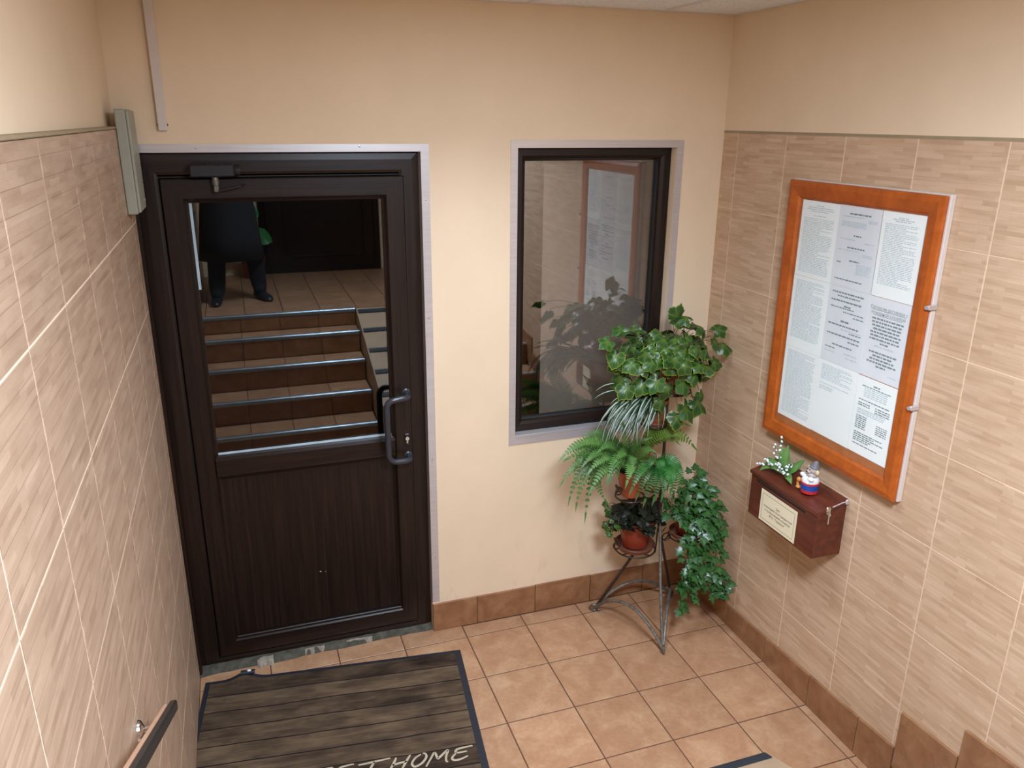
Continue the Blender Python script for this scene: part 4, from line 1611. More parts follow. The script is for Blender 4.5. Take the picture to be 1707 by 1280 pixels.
extra = [((-0.085, -0.22, 1.385), (0.9, -0.2, -0.1), (0.1, -0.5, 0.8), 0.085), ((-0.100, -0.20, 1.440), (0.8, -0.1, 0.3), (0.2, -0.6, 0.7), 0.075),
         ((-0.176, -0.25, 1.185), (0.3, -0.2, -0.9), (0.2, -0.9, 0.3), 0.060), ((-0.128, -0.25, 1.330), (0.6, -0.2, -0.7), (0.1, -0.9, 0.4), 0.062), ((-0.108, -0.24, 1.305), (0.9, -0.1, -0.2), (0, -0.8, 0.6), 0.055), ((-0.150, -0.26, 1.312), (-0.3, -0.2, -0.9), (0, -0.9, 0.4), 0.06),
         ((-0.300, -0.31, 1.165), (0.4, -0.3, -0.8), (0.3, -0.8, 0.6), 0.105), ((-0.235, -0.29, 1.170), (0.6, -0.3, -0.5), (0.3, -0.7, 0.7), 0.10), ((-0.330, -0.33, 1.13), (-0.2, -0.4, -0.9), (0.1, -0.9, 0.4), 0.085), ((-0.205, -0.25, 1.150), (0.3, -0.2, -0.9), (0.4, -0.8, 0.3), 0.06),
         ((-0.655, -0.30, 1.475), (-0.8, -0.3, -0.3), (0.0, -0.7, 0.7), 0.07), ((-0.628, -0.31, 1.43), (-0.4, -0.3, -0.8), (-0.3, -0.8, 0.4), 0.08), ((-0.33, -0.24, 1.515), (0.2, -0.2, 0.6), (0.2, -0.8, 0.5), 0.08), ((-0.44, -0.36, 1.22), (0.2, -0.3, -0.9), (0.2, -0.9, 0.3), 0.07), ((-0.40, -0.36, 1.285), (-0.3, -0.2, -0.9), (0.0, -0.9, 0.5), 0.085), ((-0.345, -0.36, 1.300), (0.3, -0.2, -0.9), (0.2, -0.9, 0.45), 0.09), ((-0.295, -0.345, 1.315), (0.5, -0.2, -0.7), (0.2, -0.9, 0.4), 0.08), ((-0.45, -0.36, 1.315), (-0.5, -0.2, -0.8), (-0.2, -0.9, 0.5), 0.085), ((-0.25, -0.32, 1.325), (0.4, -0.2, -0.8), (0.3, -0.8, 0.5), 0.08), ((-0.51, -0.34, 1.300), (-0.5, -0.2, -0.8), (-0.3, -0.8, 0.5), 0.08), ((-0.57, -0.33, 1.285), (-0.6, -0.2, -0.6), (-0.2, -0.8, 0.6), 0.085)]
for p, d, n, sz in extra:
    place_leaf(pv, rv.choice(VL), p, d, n, sz)
    stem_mb.tube(bez(Vector((TOP[0] + 0.02, TOP[1], 1.31)), (Vector(p) + Vector((TOP[0], TOP[1], 1.33))) / 2 + Vector((0, 0, 0.05)), p, 7), 0.0016, 4)
part('stems', stem_mb, M['stem'], pv, True)

# 2. spider plant
rs_ = random.Random(5)
sp = thing('spider_plant', 'potted spider plant with green and white striped strap leaves', 'potted plant', SPI, 'plants on the bronze stand')
pot(sp, SPI, 0.042, 0.055, 0.115, M['pot'], 0.058)
B0 = Vector((-0.400, -0.235, 1.170))
for i in range(52):
    t = rs_.random()
    m0 = Vector((-0.600, -0.315, 1.190)).lerp(Vector((-0.455, -0.335, 1.165)), t)
    e0 = Vector((-0.725, -0.345, 1.035)).lerp(Vector((-0.505, -0.375, 1.045)), t)
    j = lambda s: Vector((rs_.uniform(-s, s), rs_.uniform(-s, s), rs_.uniform(-s, s)))
    k = rs_.uniform(0.72, 1.05)
    m = B0.lerp(m0, k) + j(0.022)
    e = Vector((B0.x, B0.y, 1.06)).lerp(e0, k) + j(0.026) + Vector((0, 0, (1 - k) * 0.12))
    blade(sp, bez(B0 + j(0.015), m, e, 9), rs_.uniform(0.016, 0.023), M['leaf_spider'], i)
for m, e in (((-0.589, -0.27, 1.265), (-0.715, -0.29, 1.250)), ((-0.60, -0.28, 1.240), (-0.730, -0.31, 1.222)), ((-0.40, -0.33, 1.17), (-0.425, -0.37, 1.07)), ((-0.42, -0.30, 1.20), (-0.435, -0.36, 1.06)), ((-0.57, -0.30, 1.22), (-0.66, -0.33, 1.20))):
    blade(sp, bez(B0, m, e, 9), 0.014, M['leaf_spider'], 1)

# 3. ferns in the middle pot
FERN_A = [((-0.736, -0.316, 0.961), (-0.895, -0.364, 0.869)), ((-0.727, -0.297, 0.924), (-0.843, -0.336, 0.762)), ((-0.716, -0.308, 0.912), (-0.815, -0.352, 0.736)), ((-0.68, -0.294, 0.901), (-0.759, -0.331, 0.66)), ((-0.683, -0.292, 0.857), (-0.653, -0.329, 0.728)), ((-0.7, -0.326, 0.989), (-0.877, -0.379, 0.993)), ((-0.688, -0.329, 1.023), (-0.835, -0.384, 1.044)), ((-0.62, -0.28, 1.003), (-0.738, -0.31, 1.049)), ((-0.564, -0.314, 0.995), (-0.609, -0.362, 1.109)), ((-0.519, -0.316, 0.975), (-0.565, -0.364, 1.085)), ((-0.569, -0.27, 0.955), (-0.646, -0.295, 0.897)), ((-0.583, -0.302, 0.941), (-0.614, -0.343, 0.87)), ((-0.528, -0.28, 0.948), (-0.464, -0.31, 1.003)), ((-0.716, -0.301, 0.981), (-0.823, -0.342, 0.914)), ((-0.652, -0.292, 0.94), (-0.737, -0.327, 0.852)), ((-0.66, -0.35, 0.97), (-0.78, -0.40, 0.93)), ((-0.62, -0.36, 0.96), (-0.70, -0.42, 0.90)), ((-0.64, -0.31, 1.01), (-0.77, -0.34, 1.00)), ((-0.58, -0.34, 0.97), (-0.66, -0.40, 0.96)), ((-0.60, -0.22, 0.99), (-0.70, -0.20, 1.02)), ((-0.60, -0.35, 0.95), (-0.69, -0.41, 0.875)), ((-0.66, -0.36, 0.935), (-0.78, -0.42, 0.85)), ((-0.55, -0.35, 0.95), (-0.585, -0.41, 0.915)), ((-0.68, -0.34, 0.985), (-0.80, -0.39, 0.965)), ((-0.50, -0.34, 0.96), (-0.48, -0.39, 0.985)), ((-0.63, -0.33, 1.0), (-0.73, -0.38, 1.01)), ((-0.57, -0.38, 0.93), (-0.62, -0.44, 0.87)), ((-0.71, -0.27, 1.0), (-0.86, -0.29, 0.96))]
fa = thing('light_green_fern', 'light green fern arching to the left from the middle pot', 'potted plant', MID, 'plants on the bronze stand')
pot(fa, MID, 0.046, 0.070, 0.130, M['pot'])
for i, (m, e) in enumerate(FERN_A):
    frond(fa, (-0.522, -0.262, 0.862), m, e, 0.062 if i < 5 else 0.088, M['fern_light'], 22, seed=i)
FERN_B = [((-0.507, -0.386, 0.917), (-0.597, -0.439, 0.83)), ((-0.461, -0.345, 0.872), (-0.531, -0.377, 0.762)), ((-0.442, -0.355, 0.859), (-0.501, -0.392, 0.734)), ((-0.421, -0.372, 0.861), (-0.469, -0.418, 0.754)), ((-0.406, -0.388, 0.866), (-0.442, -0.442, 0.779)), ((-0.346, -0.338, 0.841), (-0.345, -0.367, 0.704)), ((-0.337, -0.362, 0.868), (-0.333, -0.402, 0.761)), ((-0.349, -0.347, 0.899), (-0.306, -0.38, 0.812)), ((-0.405, -0.337, 0.902), (-0.405, -0.366, 0.808)), ((-0.443, -0.347, 0.929), (-0.482, -0.381, 0.897)), ((-0.371, -0.335, 0.876), (-0.37, -0.362, 0.778)), ((-0.39, -0.40, 0.88), (-0.40, -0.44, 0.80))]
fb = thing('emerald_fern', 'emerald green fern with reddish brown frond tips hanging at the front', 'potted plant', (-0.39, -0.27, 0.80), 'plants on the bronze stand')
pot(fb, (-0.400, -0.300, 0.755), 0.034, 0.048, 0.085, M['pot'])
ring_holder((-0.400, -0.300, 0.749), 0.046, (-0.331, -0.241, 0.79))
for i, (m, e) in enumerate(FERN_B):
    frond(fb, (-0.395, -0.280, 0.850), m, e, 0.088, M['fern_emerald'], 22, seed=40 + i, redtip=0.9 if i in (0, 1, 2, 5, 9) else 0.35)
FERN_C = [((-0.341, -0.261, 1.028), (-0.258, -0.301, 1.044)), ((-0.357, -0.232, 1.039), (-0.292, -0.258, 1.085)), ((-0.288, -0.218, 0.981), (-0.164, -0.237, 0.894)), ((-0.39, -0.239, 1.016), (-0.376, -0.268, 1.104)), ((-0.396, -0.226, 0.991), (-0.444, -0.248, 1.07)), ((-0.351, -0.23, 0.979), (-0.268, -0.255, 0.939)), ((-0.33, -0.20, 1.02), (-0.22, -0.20, 1.03)), ((-0.36, -0.27, 1.0), (-0.30, -0.31, 1.0))]
fc = thing('yellow_green_fern', 'small yellow green fern pointing right above the emerald fern', 'potted plant', (-0.39, -0.19, 0.86), 'plants on the bronze stand')
pot(fc, (-0.405, -0.180, 0.850), 0.030, 0.042, 0.070, M['pot'])
ring_holder((-0.405, -0.180, 0.845), 0.040, (-0.330, -0.240, 0.88))
for i, (m, e) in enumerate(FERN_C):
    frond(fc, (-0.405, -0.195, 0.915), m, e, 0.10 if i == 2 else 0.075, M['fern_yellow'], 18, seed=80 + i)

# 4. dark plant in the lowest pot
rd = random.Random(11)
dp = thing('dark_leaved_plant', 'red brown pot full of nearly black withered leaves low on the stand', 'potted plant', LOW, 'plants on the bronze stand')
pot(dp, LOW, 0.062, 0.088, 0.145, M['pot_red'], 0.098)
IL = {k: ivy_leaf('leaf', M[k]) for k in ('leaf_ivy', 'leaf_dark')}
VD = vine_leaf('leaf', M['leaf_dark'], 5, 0.5, 0.06, 0.4, 0.3)
for i in range(150):
    th = rd.uniform(0, 2 * math.pi)
    q = math.sqrt(rd.random())
    p = Vector((LOW[0] + 0.112 * q * math.cos(th), LOW[1] - 0.01 + 0.10 * q * math.sin(th), 0.535 + rd.random() * 0.115 * (1 - q * q * 0.7)))
    d = Vector((math.cos(th) * q, math.sin(th) * q, rd.uniform(-0.5, 0.6)))
    n = Vector((rd.uniform(-0.5, 0.5), rd.uniform(-0.9, 0.1), 0.7))
    place_leaf(dp, rd.choice((IL['leaf_dark'], VD)), p, d, n, rd.uniform(0.03, 0.055))
VG = vine_leaf('leaf', M['leaf_vine'], 5, 0.5, 0.05, 0.3, 0.5)
mbs = MB()
for i in range(16):
    p = Vector((-0.555 + rd.uniform(-0.035, 0.03), -0.20 + rd.uniform(-0.05, 0.05), 0.575 + rd.uniform(-0.07, 0.075)))
    place_leaf(dp, VG, p, (rd.uniform(-1, 0.2), rd.uniform(-0.6, 0.2), rd.uniform(-0.8, 0.5)), (rd.uniform(-0.4, 0.4), -0.6, 0.6), rd.uniform(0.022, 0.036))
    mbs.tube(bez((-0.47, -0.185, 0.55), (Vector((-0.49, -0.19, 0.60)) + p) / 2 + Vector((0, 0, 0.01)), p, 5), 0.0014, 4)
part('stems', mbs, M['stem'], dp)

# 5. trailing ivy
IVY = [[(-0.22, -0.3, 0.56), (-0.264, -0.33, 0.747), (-0.209, -0.38, 0.677), (-0.234, -0.42, 0.515), (-0.256, -0.43, 0.335), (-0.293, -0.44, 0.160)], [(-0.21, -0.3, 0.56), (-0.183, -0.33, 0.726), (-0.129, -0.4, 0.612), (-0.127, -0.43, 0.439), (-0.121, -0.45, 0.321), (-0.066, -0.46, 0.271)], [(-0.21, -0.3, 0.56), (-0.244, -0.36, 0.672), (-0.212, -0.42, 0.543), (-0.208, -0.44, 0.38), (-0.13, -0.45, 0.241), (-0.076, -0.46, 0.292)], [(-0.2, -0.3, 0.56), (-0.2, -0.3, 0.761), (-0.145, -0.36, 0.7), (-0.099, -0.4, 0.569), (-0.112, -0.42, 0.478)], [(-0.22, -0.3, 0.56), (-0.273, -0.36, 0.646), (-0.265, -0.4, 0.494), (-0.274, -0.42, 0.317), (-0.311, -0.42, 0.301)], [(-0.2, -0.3, 0.56), (-0.215, -0.3, 0.747), (-0.157, -0.28, 0.776)], [(-0.22, -0.3, 0.56), (-0.302, -0.3, 0.652), (-0.322, -0.33, 0.608)], [(-0.2, -0.3, 0.56), (-0.153, -0.36, 0.658), (-0.163, -0.41, 0.497), (-0.255, -0.44, 0.436), (-0.257, -0.45, 0.218)], [(-0.2, -0.3, 0.56), (-0.222, -0.38, 0.648), (-0.192, -0.42, 0.57), (-0.18, -0.44, 0.422), (-0.216, -0.45, 0.291)]]
ri = random.Random(9)
iv = thing('trailing_ivy', 'potted ivy trailing glossy dark green leaves towards the floor', 'potted plant', RGT, 'plants on the bronze stand')
pot(iv, RGT, 0.050, 0.066, 0.09, M['pot_red'], 0.083)
mbs = MB()


def catmull(P_, n):
    P_ = [Vector(p) for p in P_]
    out = []
    for i in range(len(P_) - 1):
        p0, p1, p2, p3 = P_[max(i - 1, 0)], P_[i], P_[i + 1], P_[min(i + 2, len(P_) - 1)]
        for k in range(n):
            t = k / n
            out.append(0.5 * ((2 * p1) + (p2 - p0) * t + (2 * p0 - 5 * p1 + 4 * p2 - p3) * t * t + (3 * p1 - p0 - 3 * p2 + p3) * t ** 3))
    out.append(P_[-1])
    return out


for S_ in IVY:
    cv = catmull(S_, 8)
    mbs.tube(cv, 0.0022, 5)
    for i in range(4, len(cv)):
        for rep in range(2 if i < 20 else 1 + (ri.random() < 0.75)):
            t = (cv[min(i + 1, len(cv) - 1)] - cv[i - 1]).normalized()
            o_ = Vector((ri.uniform(-1, 1), ri.uniform(-1, 0.35), ri.uniform(-0.5, 0.7)))
            o_ = (o_ - t * o_.dot(t)).normalized()
            p = cv[i] + o_ * ri.uniform(0.006, 0.032)
            if p.x > -0.045:
                p.x = -0.045
            d = (o_ * 0.8 + t * 0.4 + Vector((0, 0, -0.35))).normalized()
            n = (Vector((ri.uniform(-0.5, 0.5), -0.75, 0.65)) + o_ * 0.3)
            place_leaf(iv, IL['leaf_ivy'], p, d, n, ri.uniform(0.028, 0.048))
part('stems', mbs, M['stem'], iv, True)

# ------------------------------------------------------------------ LILY OF THE VALLEY and FIGURINE on the box
rl = random.Random(4)
lf = thing('lily_of_the_valley', 'small artificial bunch of white bell flowers lying on the red wooden box', 'flowers', (-0.075, -0.745, 0.972))
C0 = Vector((-0.075, -0.775, 0.985))
for m, e, wd in (((-0.085, -0.78, 1.045), (-0.075, -0.772, 1.110), 0.030), ((-0.10, -0.72, 1.005), (-0.120, -0.668, 0.958), 0.026), ((-0.10, -0.72, 1.012), (-0.085, -0.655, 1.000), 0.024), ((-0.10, -0.825, 1.000), (-0.115, -0.865, 0.985), 0.022), ((-0.05, -0.80, 1.02), (-0.035, -0.83, 1.065), 0.024), ((-0.06, -0.73, 1.03), (-0.05, -0.70, 1.075), 0.022)):
    pts = bez(C0, m, e, 8)
    mb = MB()
    ed = []
    rows = []
    for i, p in enumerate(pts):
        u = i / 8
        t = (pts[min(i + 1, 8)] - pts[max(i - 1, 0)]).normalized()
        sd = t.cross(Vector((-0.8, -0.3, 0.5))).normalized()
        w_ = wd * 0.68 * math.sin(math.pi * min(0.999, 0.12 + 0.88 * u)) ** 0.8 + 0.0005
        up_ = sd.cross(t)
        rows.append([mb.vert(p - sd * w_ + up_ * w_ * 0.25), mb.vert(p), mb.vert(p + sd * w_ + up_ * w_ * 0.25)])
        ed += [0.0, 0.6, 0.0]
    for a, b in zip(rows[:-1], rows[1:]):
        mb.face((a[0], a[1], b[1], b[0]))
        mb.face((a[1], a[2], b[2], b[1]))
    mb.edge = ed
    part('leaf', mb, M['leaf_lily'], lf, 'all')
stm = MB()
bell = MB()
bell.lathe([(0.0, 0.5), (0.35, 0.45), (0.5, 0.15), (0.48, -0.2), (0.62, -0.5), (0.45, -0.45), (0.0, -0.1)], segs=7)
bell_me = bell.mesh('bell', M['bell'], smooth='all')
for m, e in (((-0.085, -0.745, 1.06), (-0.070, -0.715, 1.120)), ((-0.095, -0.735, 1.045), (-0.080, -0.700, 1.085)), ((-0.11, -0.73, 1.02), (-0.11, -0.675, 1.015)), ((-0.11, -0.80, 1.02), (-0.115, -0.835, 1.01)), ((-0.10, -0.81, 1.03), (-0.09, -0.835, 1.05)), ((-0.115, -0.76, 1.025), (-0.12, -0.72, 1.015)), ((-0.11, -0.71, 1.0), (-0.115, -0.655, 0.985)), ((-0.105, -0.775, 1.03), (-0.12, -0.785, 1.02))):
    pts = bez(C0, m, e, 9)
    stm.tube(pts, 0.0012, 4)
    for i in range(4, 10):
        p = pts[i] + Vector((rl.uniform(-0.007, 0.001), rl.uniform(-0.008, 0.008), rl.uniform(-0.007, 0.006)))
        s = rl.uniform(0.0065, 0.0095)
        link('bell', bell_me, lf, p - world_loc(lf), (rl.uniform(-1, 1), rl.uniform(-1, 1), 0), (s, s, s))
part('stems', stm, M['stem_green'], lf)

fg = thing('figurine', 'little animal figurine in a grey hat climbing out of a red blue and white mug', 'figurine', (-0.078, -0.925, 0.963))
fx, fy, fz = -0.078, -0.925, 0.9700
mb = MB()
mb.lathe([(0.0, fz), (0.024, fz), (0.029, fz + 0.004), (0.030, fz + 0.016)], (fx, fy, 0), 22, 0, cap=False)
mb.lathe([(0.030, fz + 0.016), (0.0305, fz + 0.036)], (fx, fy, 0), 22, 1, cap=False)
mb.lathe([(0.0305, fz + 0.036), (0.0315, fz + 0.041), (0.029, fz + 0.043)], (fx, fy, 0), 22, 0, cap=False)
part('mug', mb, [M['red'], M['blue']], fg, 40)
mb = MB()
mb.lathe([(0.029, fz + 0.042), (0.030, fz + 0.050), (0.026, fz + 0.060), (0.015, fz + 0.066), (0, fz + 0.067)], (fx, fy, 0), 18, 0, cap=False)
part('foam', mb, M['white'], fg, True)
mb = MB()
hs = [(fx - 0.012, fy + 0.026, fz + 0.036), (fx - 0.014, fy + 0.040, fz + 0.034), (fx - 0.014, fy + 0.044, fz + 0.022), (fx - 0.014, fy + 0.040, fz + 0.010), (fx - 0.012, fy + 0.026, fz + 0.008)]
mb.tube(catmull(hs, 4), 0.0055, 8)
mb.sphere((fx - 0.016, fy + 0.038, fz + 0.036), 0.009, 0, 10, 6)
mb.sphere((fx - 0.016, fy + 0.038, fz + 0.008), 0.009, 0, 10, 6, (1, 1.1, 0.7))
part('mug_handle', mb, M['ginger'], fg, True)
mb = MB()
hx, hy, hz = fx + 0.002, fy - 0.006, fz + 0.088
mb.sphere((fx, fy - 0.003, fz + 0.070), 0.019, 0, 14, 8, (1, 1.1, 0.7))
mb.sphere((hx, hy, hz), 0.018, 0, 14, 10, (1, 1.1, 0.95))
mb.sphere((hx - 0.013, hy + 0.004, hz - 0.004), 0.010, 0, 12, 8, (1.2, 1, 0.8))
part('body', mb, M['fur'], fg, True)
mb = MB()
mb.sphere((hx - 0.001, hy - 0.020, hz - 0.002), 0.009, 0, 10, 8, (0.6, 1.0, 1.1))
part('ear', mb, M['cream'], fg, True)
mb = MB()
mb.sphere((hx - 0.001, hy + 0.020, hz + 0.002), 0.008, 0, 10, 8, (0.6, 1.0, 1.1))
part('ear', mb, M['cream'], fg, True)
mb = MB()
mb.sphere((fx - 0.014, fy + 0.022, fz + 0.062), 0.010, 0, 10, 8, (1, 1.5, 0.8))
mb.sphere((fx - 0.018, fy - 0.022, fz + 0.062), 0.010, 0, 10, 8, (1, 1.3, 0.8))
mb.tube([(fx - 0.020, fy - 0.016, fz + 0.060), (fx - 0.026, fy - 0.015, fz + 0.044)], 0.006, 8)
part('paw', mb, M['white'], fg, True)
mb = MB()
mb.lathe([(0.0, 0.0), (0.018, 0.0), (0.019, 0.003), (0.014, 0.008), (0.010, 0.018), (0.004, 0.024), (0.0, 0.025)], (hx + 0.002, hy - 0.003, hz + 0.012), 14, 0, Matrix.Rotation(R(14), 3, 'X'))
part('hat', mb, M['hat'], fg, True)
mb = MB()
for s in (-1, 1):
    mb.sphere((hx - 0.018, hy + 0.004 + s * 0.006, hz + 0.004), 0.0022, 0, 6, 5)
mb.sphere((hx - 0.025, hy + 0.004, hz - 0.003), 0.003, 0, 6, 5)
part('eyes_and_nose', mb, M['slot'], fg, True)
fg.scale = (1.12, 1.12, 1.12)

# ------------------------------------------------------------------ DOOR MAT
dm = thing('door_mat', 'dark door mat printed with worn wooden planks and pale writing', 'door mat', (-2.419, -0.062, 0.0))
dm.rotation_euler = (0, 0, R(-6.65))
MW, MD = 1.122, 1.02


def mat_z(u, v):
    """a buckle in the far edge left of the middle"""
    return 0.030 * math.exp(-((u - 0.165) / 0.05) ** 2) * math.exp(-(v / 0.05) ** 2) * 1.0


def mat_sheet(u0, u1, v0, v1, nu, nv, z, thick, wave=0.0):
    mb = MB()
    top, bot = [], []
    for j in range(nv + 1):
        for i in range(nu + 1):
            u = u0 + (u1 - u0) * i / nu
            v = v0 + (v1 - v0) * j / nv
            dv = 0.010 * math.sin(u * 9) * math.exp(-v * 14) if wave else 0
            zz = z + mat_z(u, v)
            top.append(mb.vert((u, -v + dv * 0, zz)))
    for j in range(nv + 1):
        for i in range(nu + 1):
            p = mb.v[top[j * (nu + 1) + i]]
            bot.append(mb.vert((p[0], p[1], p[2] - thick)))
    W1 = nu + 1
    for j in range(nv):
        for i in range(nu):
            mb.face((top[j * W1 + i], top[j * W1 + i + 1], top[(j + 1) * W1 + i + 1], top[(j + 1) * W1 + i]))
    rim = [i for i in range(W1)] + [j * W1 + nu for j in range(1, nv + 1)] + [nv * W1 + i for i in range(nu - 1, -1, -1)] + [j * W1 for j in range(nv - 1, 0, -1)]
    for a, b in zip(rim, rim[1:] + rim[:1]):
        mb.face((top[a], top[b], bot[b], bot[a]))
    return mb


mb = mat_sheet(0, MW, 0, MD, 56, 30, 0.0065, 0.006)
link('rubber_base', mb.mesh('rubber_base', M['mat_edge']), dm)
mb = mat_sheet(0.020, MW - 0.030, 0.020, MD - 0.02, 56, 30, 0.0092, 0.003)
link('carpet_face', mb.mesh('carpet_face', M['mat']), dm)
# torn curl and a white bead painted as the glint on the buckle
mb = MB()
cz = []
for i in range(7):
    a = i / 6 * math.pi
    cz.append([(0.150 + 0.03 * k, -0.004 + 0.012 * math.cos(a), 0.036 + 0.010 * math.sin(a)) for k in range(3)])
mb.rings(cz, False)
link('edge_curl', mb.mesh('edge_curl', M['mat_edge'], smooth='all'), dm)
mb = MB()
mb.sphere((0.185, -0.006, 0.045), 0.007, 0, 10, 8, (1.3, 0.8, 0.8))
link('painted_glint', mb.mesh('painted_glint', M['white'], smooth='all'), dm)
# brushed lettering
LET = {
    'S': [[(0.85, 0.85), (0.55, 1.0), (0.2, 0.8), (0.5, 0.5), (0.65, 0.25), (0.3, 0.0), (0.0, 0.12)]],
    'W': [[(0.0, 1.0), (0.12, 0.0), (0.45, 0.7), (0.55, 0.0), (1.0, 1.0)]],
    'E': [[(1.0, 1.02), (0.55, 0.98), (0.18, 0.88), (0.2, 0.62), (0.75, 0.62)], [(0.2, 0.62), (0.02, 0.28), (0.12, 0.05), (0.45, 0.02), (0.85, 0.22)]],
    'T': [[(-0.25, 0.86), (0.35, 0.93), (1.15, 1.04)], [(0.45, 0.95), (0.38, 0.5), (0.30, 0.0)]],
    'H': [[(0.18, 1.0), (0.12, 0.5), (0.0, 0.0)], [(0.95, 1.05), (0.80, 0.5), (0.70, 0.0)], [(0.08, 0.42), (0.45, 0.50), (0.85, 0.55)]],
    'O': [[(0.55, 1.0), (0.15, 0.75), (0.0, 0.3), (0.25, 0.0), (0.65, 0.2), (0.85, 0.65), (0.70, 0.98), (0.45, 0.95)]],
    'M': [[(-0.05, -0.15), (0.10, 0.5), (0.22, 0.92), (0.42, 0.45), (0.50, 0.42), (0.88, 0.98), (0.86, 0.5), (0.92, 0.05), (1.02, 0.0)]],
}
SL = 0.30
H_ = 0.060


def letter(ch, u0, wd, vbase):
    mb = MB()
    for stroke in LET[ch]:
        cv = catmull([(x, y, 0) for x, y in stroke], 5)
        n = len(cv)
        q = [(u0 + p.x * wd + p.y * H_ * SL, p.y * H_) for p in cv]
        Lf, Rt = [], []
        for i in range(n):
            a, b = q[max(i - 1, 0)], q[min(i + 1, n - 1)]
            tx, ty_ = b[0] - a[0], b[1] - a[1]
            l = math.hypot(tx, ty_) or 1
            w_ = 0.0045 * (0.7 + 0.4 * math.sin(math.pi * i / (n - 1)))
            Lf.append((q[i][0] - ty_ / l * w_, -vbase + q[i][1] + tx / l * w_, 0.0098))
            Rt.append((q[i][0] + ty_ / l * w_, -vbase + q[i][1] - tx / l * w_, 0.0098))
        for i in range(n - 1):
            mb.quad(Lf[i], Lf[i + 1], Rt[i + 1], Rt[i])
    link('printed_letter', mb.mesh('printed_letter', M['mat_text']), dm)


VB = 0.665
for ch, u, wd in (('S', 0.300, 0.060), ('W', 0.372, 0.080), ('E', 0.462, 0.060), ('E', 0.540, 0.060), ('T', 0.640, 0.085), ('H', 0.748, 0.070), ('O', 0.830, 0.060), ('M', 0.893, 0.078), ('E', 0.984, 0.075)):
    letter(ch, u, wd, VB)

# ------------------------------------------------------------------ HANDRAIL on the left wall
hr = thing('handrail', 'dark glossy handrail with a painted pale sheen fixed to the left tiled wall', 'handrail', (-2.375, -1.37, 0.9))
xr = -2.372
pa, pb = Vector((xr, -1.368, 0.935)), Vector((xr, -2.80, 0.935 + 1.432 * 0.545))
d = (pb - pa).normalized()
nrm = Vector((0, -d.z, d.y)) * -1
if nrm.z < 0:
    nrm = -nrm


def bar(a, b, hw, lo, hi, name, mat):
    mb = MB()
    loops = []
    for p in (a, b):
        loops.append([p + Vector((-hw, 0, 0)) + nrm * lo, p + Vector((hw, 0, 0)) + nrm * lo, p + Vector((hw, 0, 0)) + nrm * (hi - 0.004), p + Vector((hw - 0.004, 0, 0)) + nrm * hi, p + Vector((-hw + 0.004, 0, 0)) + nrm * hi, p + Vector((-hw, 0, 0)) + nrm * (hi - 0.004)])
    mb.rings(loops, True, 0, True, True)
    part(name, mb, mat, hr)


bar(pa, pb, 0.0095, -0.014, 0.010, 'rail_bar', M['rail_dark'])
o_ = Vector((-0.0165, 0, 0))
bar(pa + d * 0.02 + o_, pb + o_, 0.0068, -0.012, 0.007, 'sheen_strip', M['rail_sheen'])  # added strip that stands in for the reflection along the dark rail
for k in (0.095, 1.0):
    p = pa + d * k - nrm * 0.014
    mb = MB()
    mb.tube([p, p + Vector((-0.03, 0, -0.015)), Vector((XL + 0.006, p.y, p.z - 0.02))], 0.006, 8)
    bk = part('bracket', mb, M['chrome'], hr, True)
    mb = MB()
    mb.lathe([(0.0, 0.0), (0.026, 0.0), (0.024, 0.006), (0.011, 0.013), (0.0, 0.013)], (XL + 0.0005, p.y, p.z - 0.02), 18, 0, Matrix.Rotation(R(90), 3, 'Y'))
    part('rose', mb, M['chrome'], bk, True)

# ------------------------------------------------------------------ PLANT ON THE LANDING (seen mirrored in the door glass)
lp = thing('landing_plant', 'potted plant with big green leaves beside the dark door on the landing', 'potted plant', (-1.97, -4.90, ZL))
pot(lp, (-1.97, -4.90, ZL + 0.001), 0.085, 0.12, 0.20, M['pot_red'])
LGm = vine_leaf('leaf', M['leaf_landing'], 3, 0.40, 0.04, 0.35, 0.1)
mbs = MB()
for e, d_, sz in (((-1.95, -4.80, 1.315), (0.85, 0.1, -0.5), 0.22), ((-2.00, -4.82, 1.240), (-0.8, 0.3, -0.5), 0.17), ((-1.98, -4.80, 1.360), (-0.3, 0.3, 0.7), 0.15), ((-2.05, -4.88, 1.380), (-0.8, 0.1, 0.2), 0.18), ((-2.08, -4.82, 1.190), (-0.9, 0.3, -0.4), 0.16), ((-1.96, -4.98, 1.400), (0.3, -0.3, 0.8), 0.16)):
    mbs.tube(bez((-1.96, -4.90, ZL + 0.18), (Vector((-1.90, -4.88, ZL + 0.36)) + Vector(e)) / 2, e, 8), 0.004, 6)
    place_leaf(lp, LGm, e, d_, (d_[0] * 0.2, 0.75, 0.6), sz)
part('stems', mbs, M['stem_green'], lp, True)

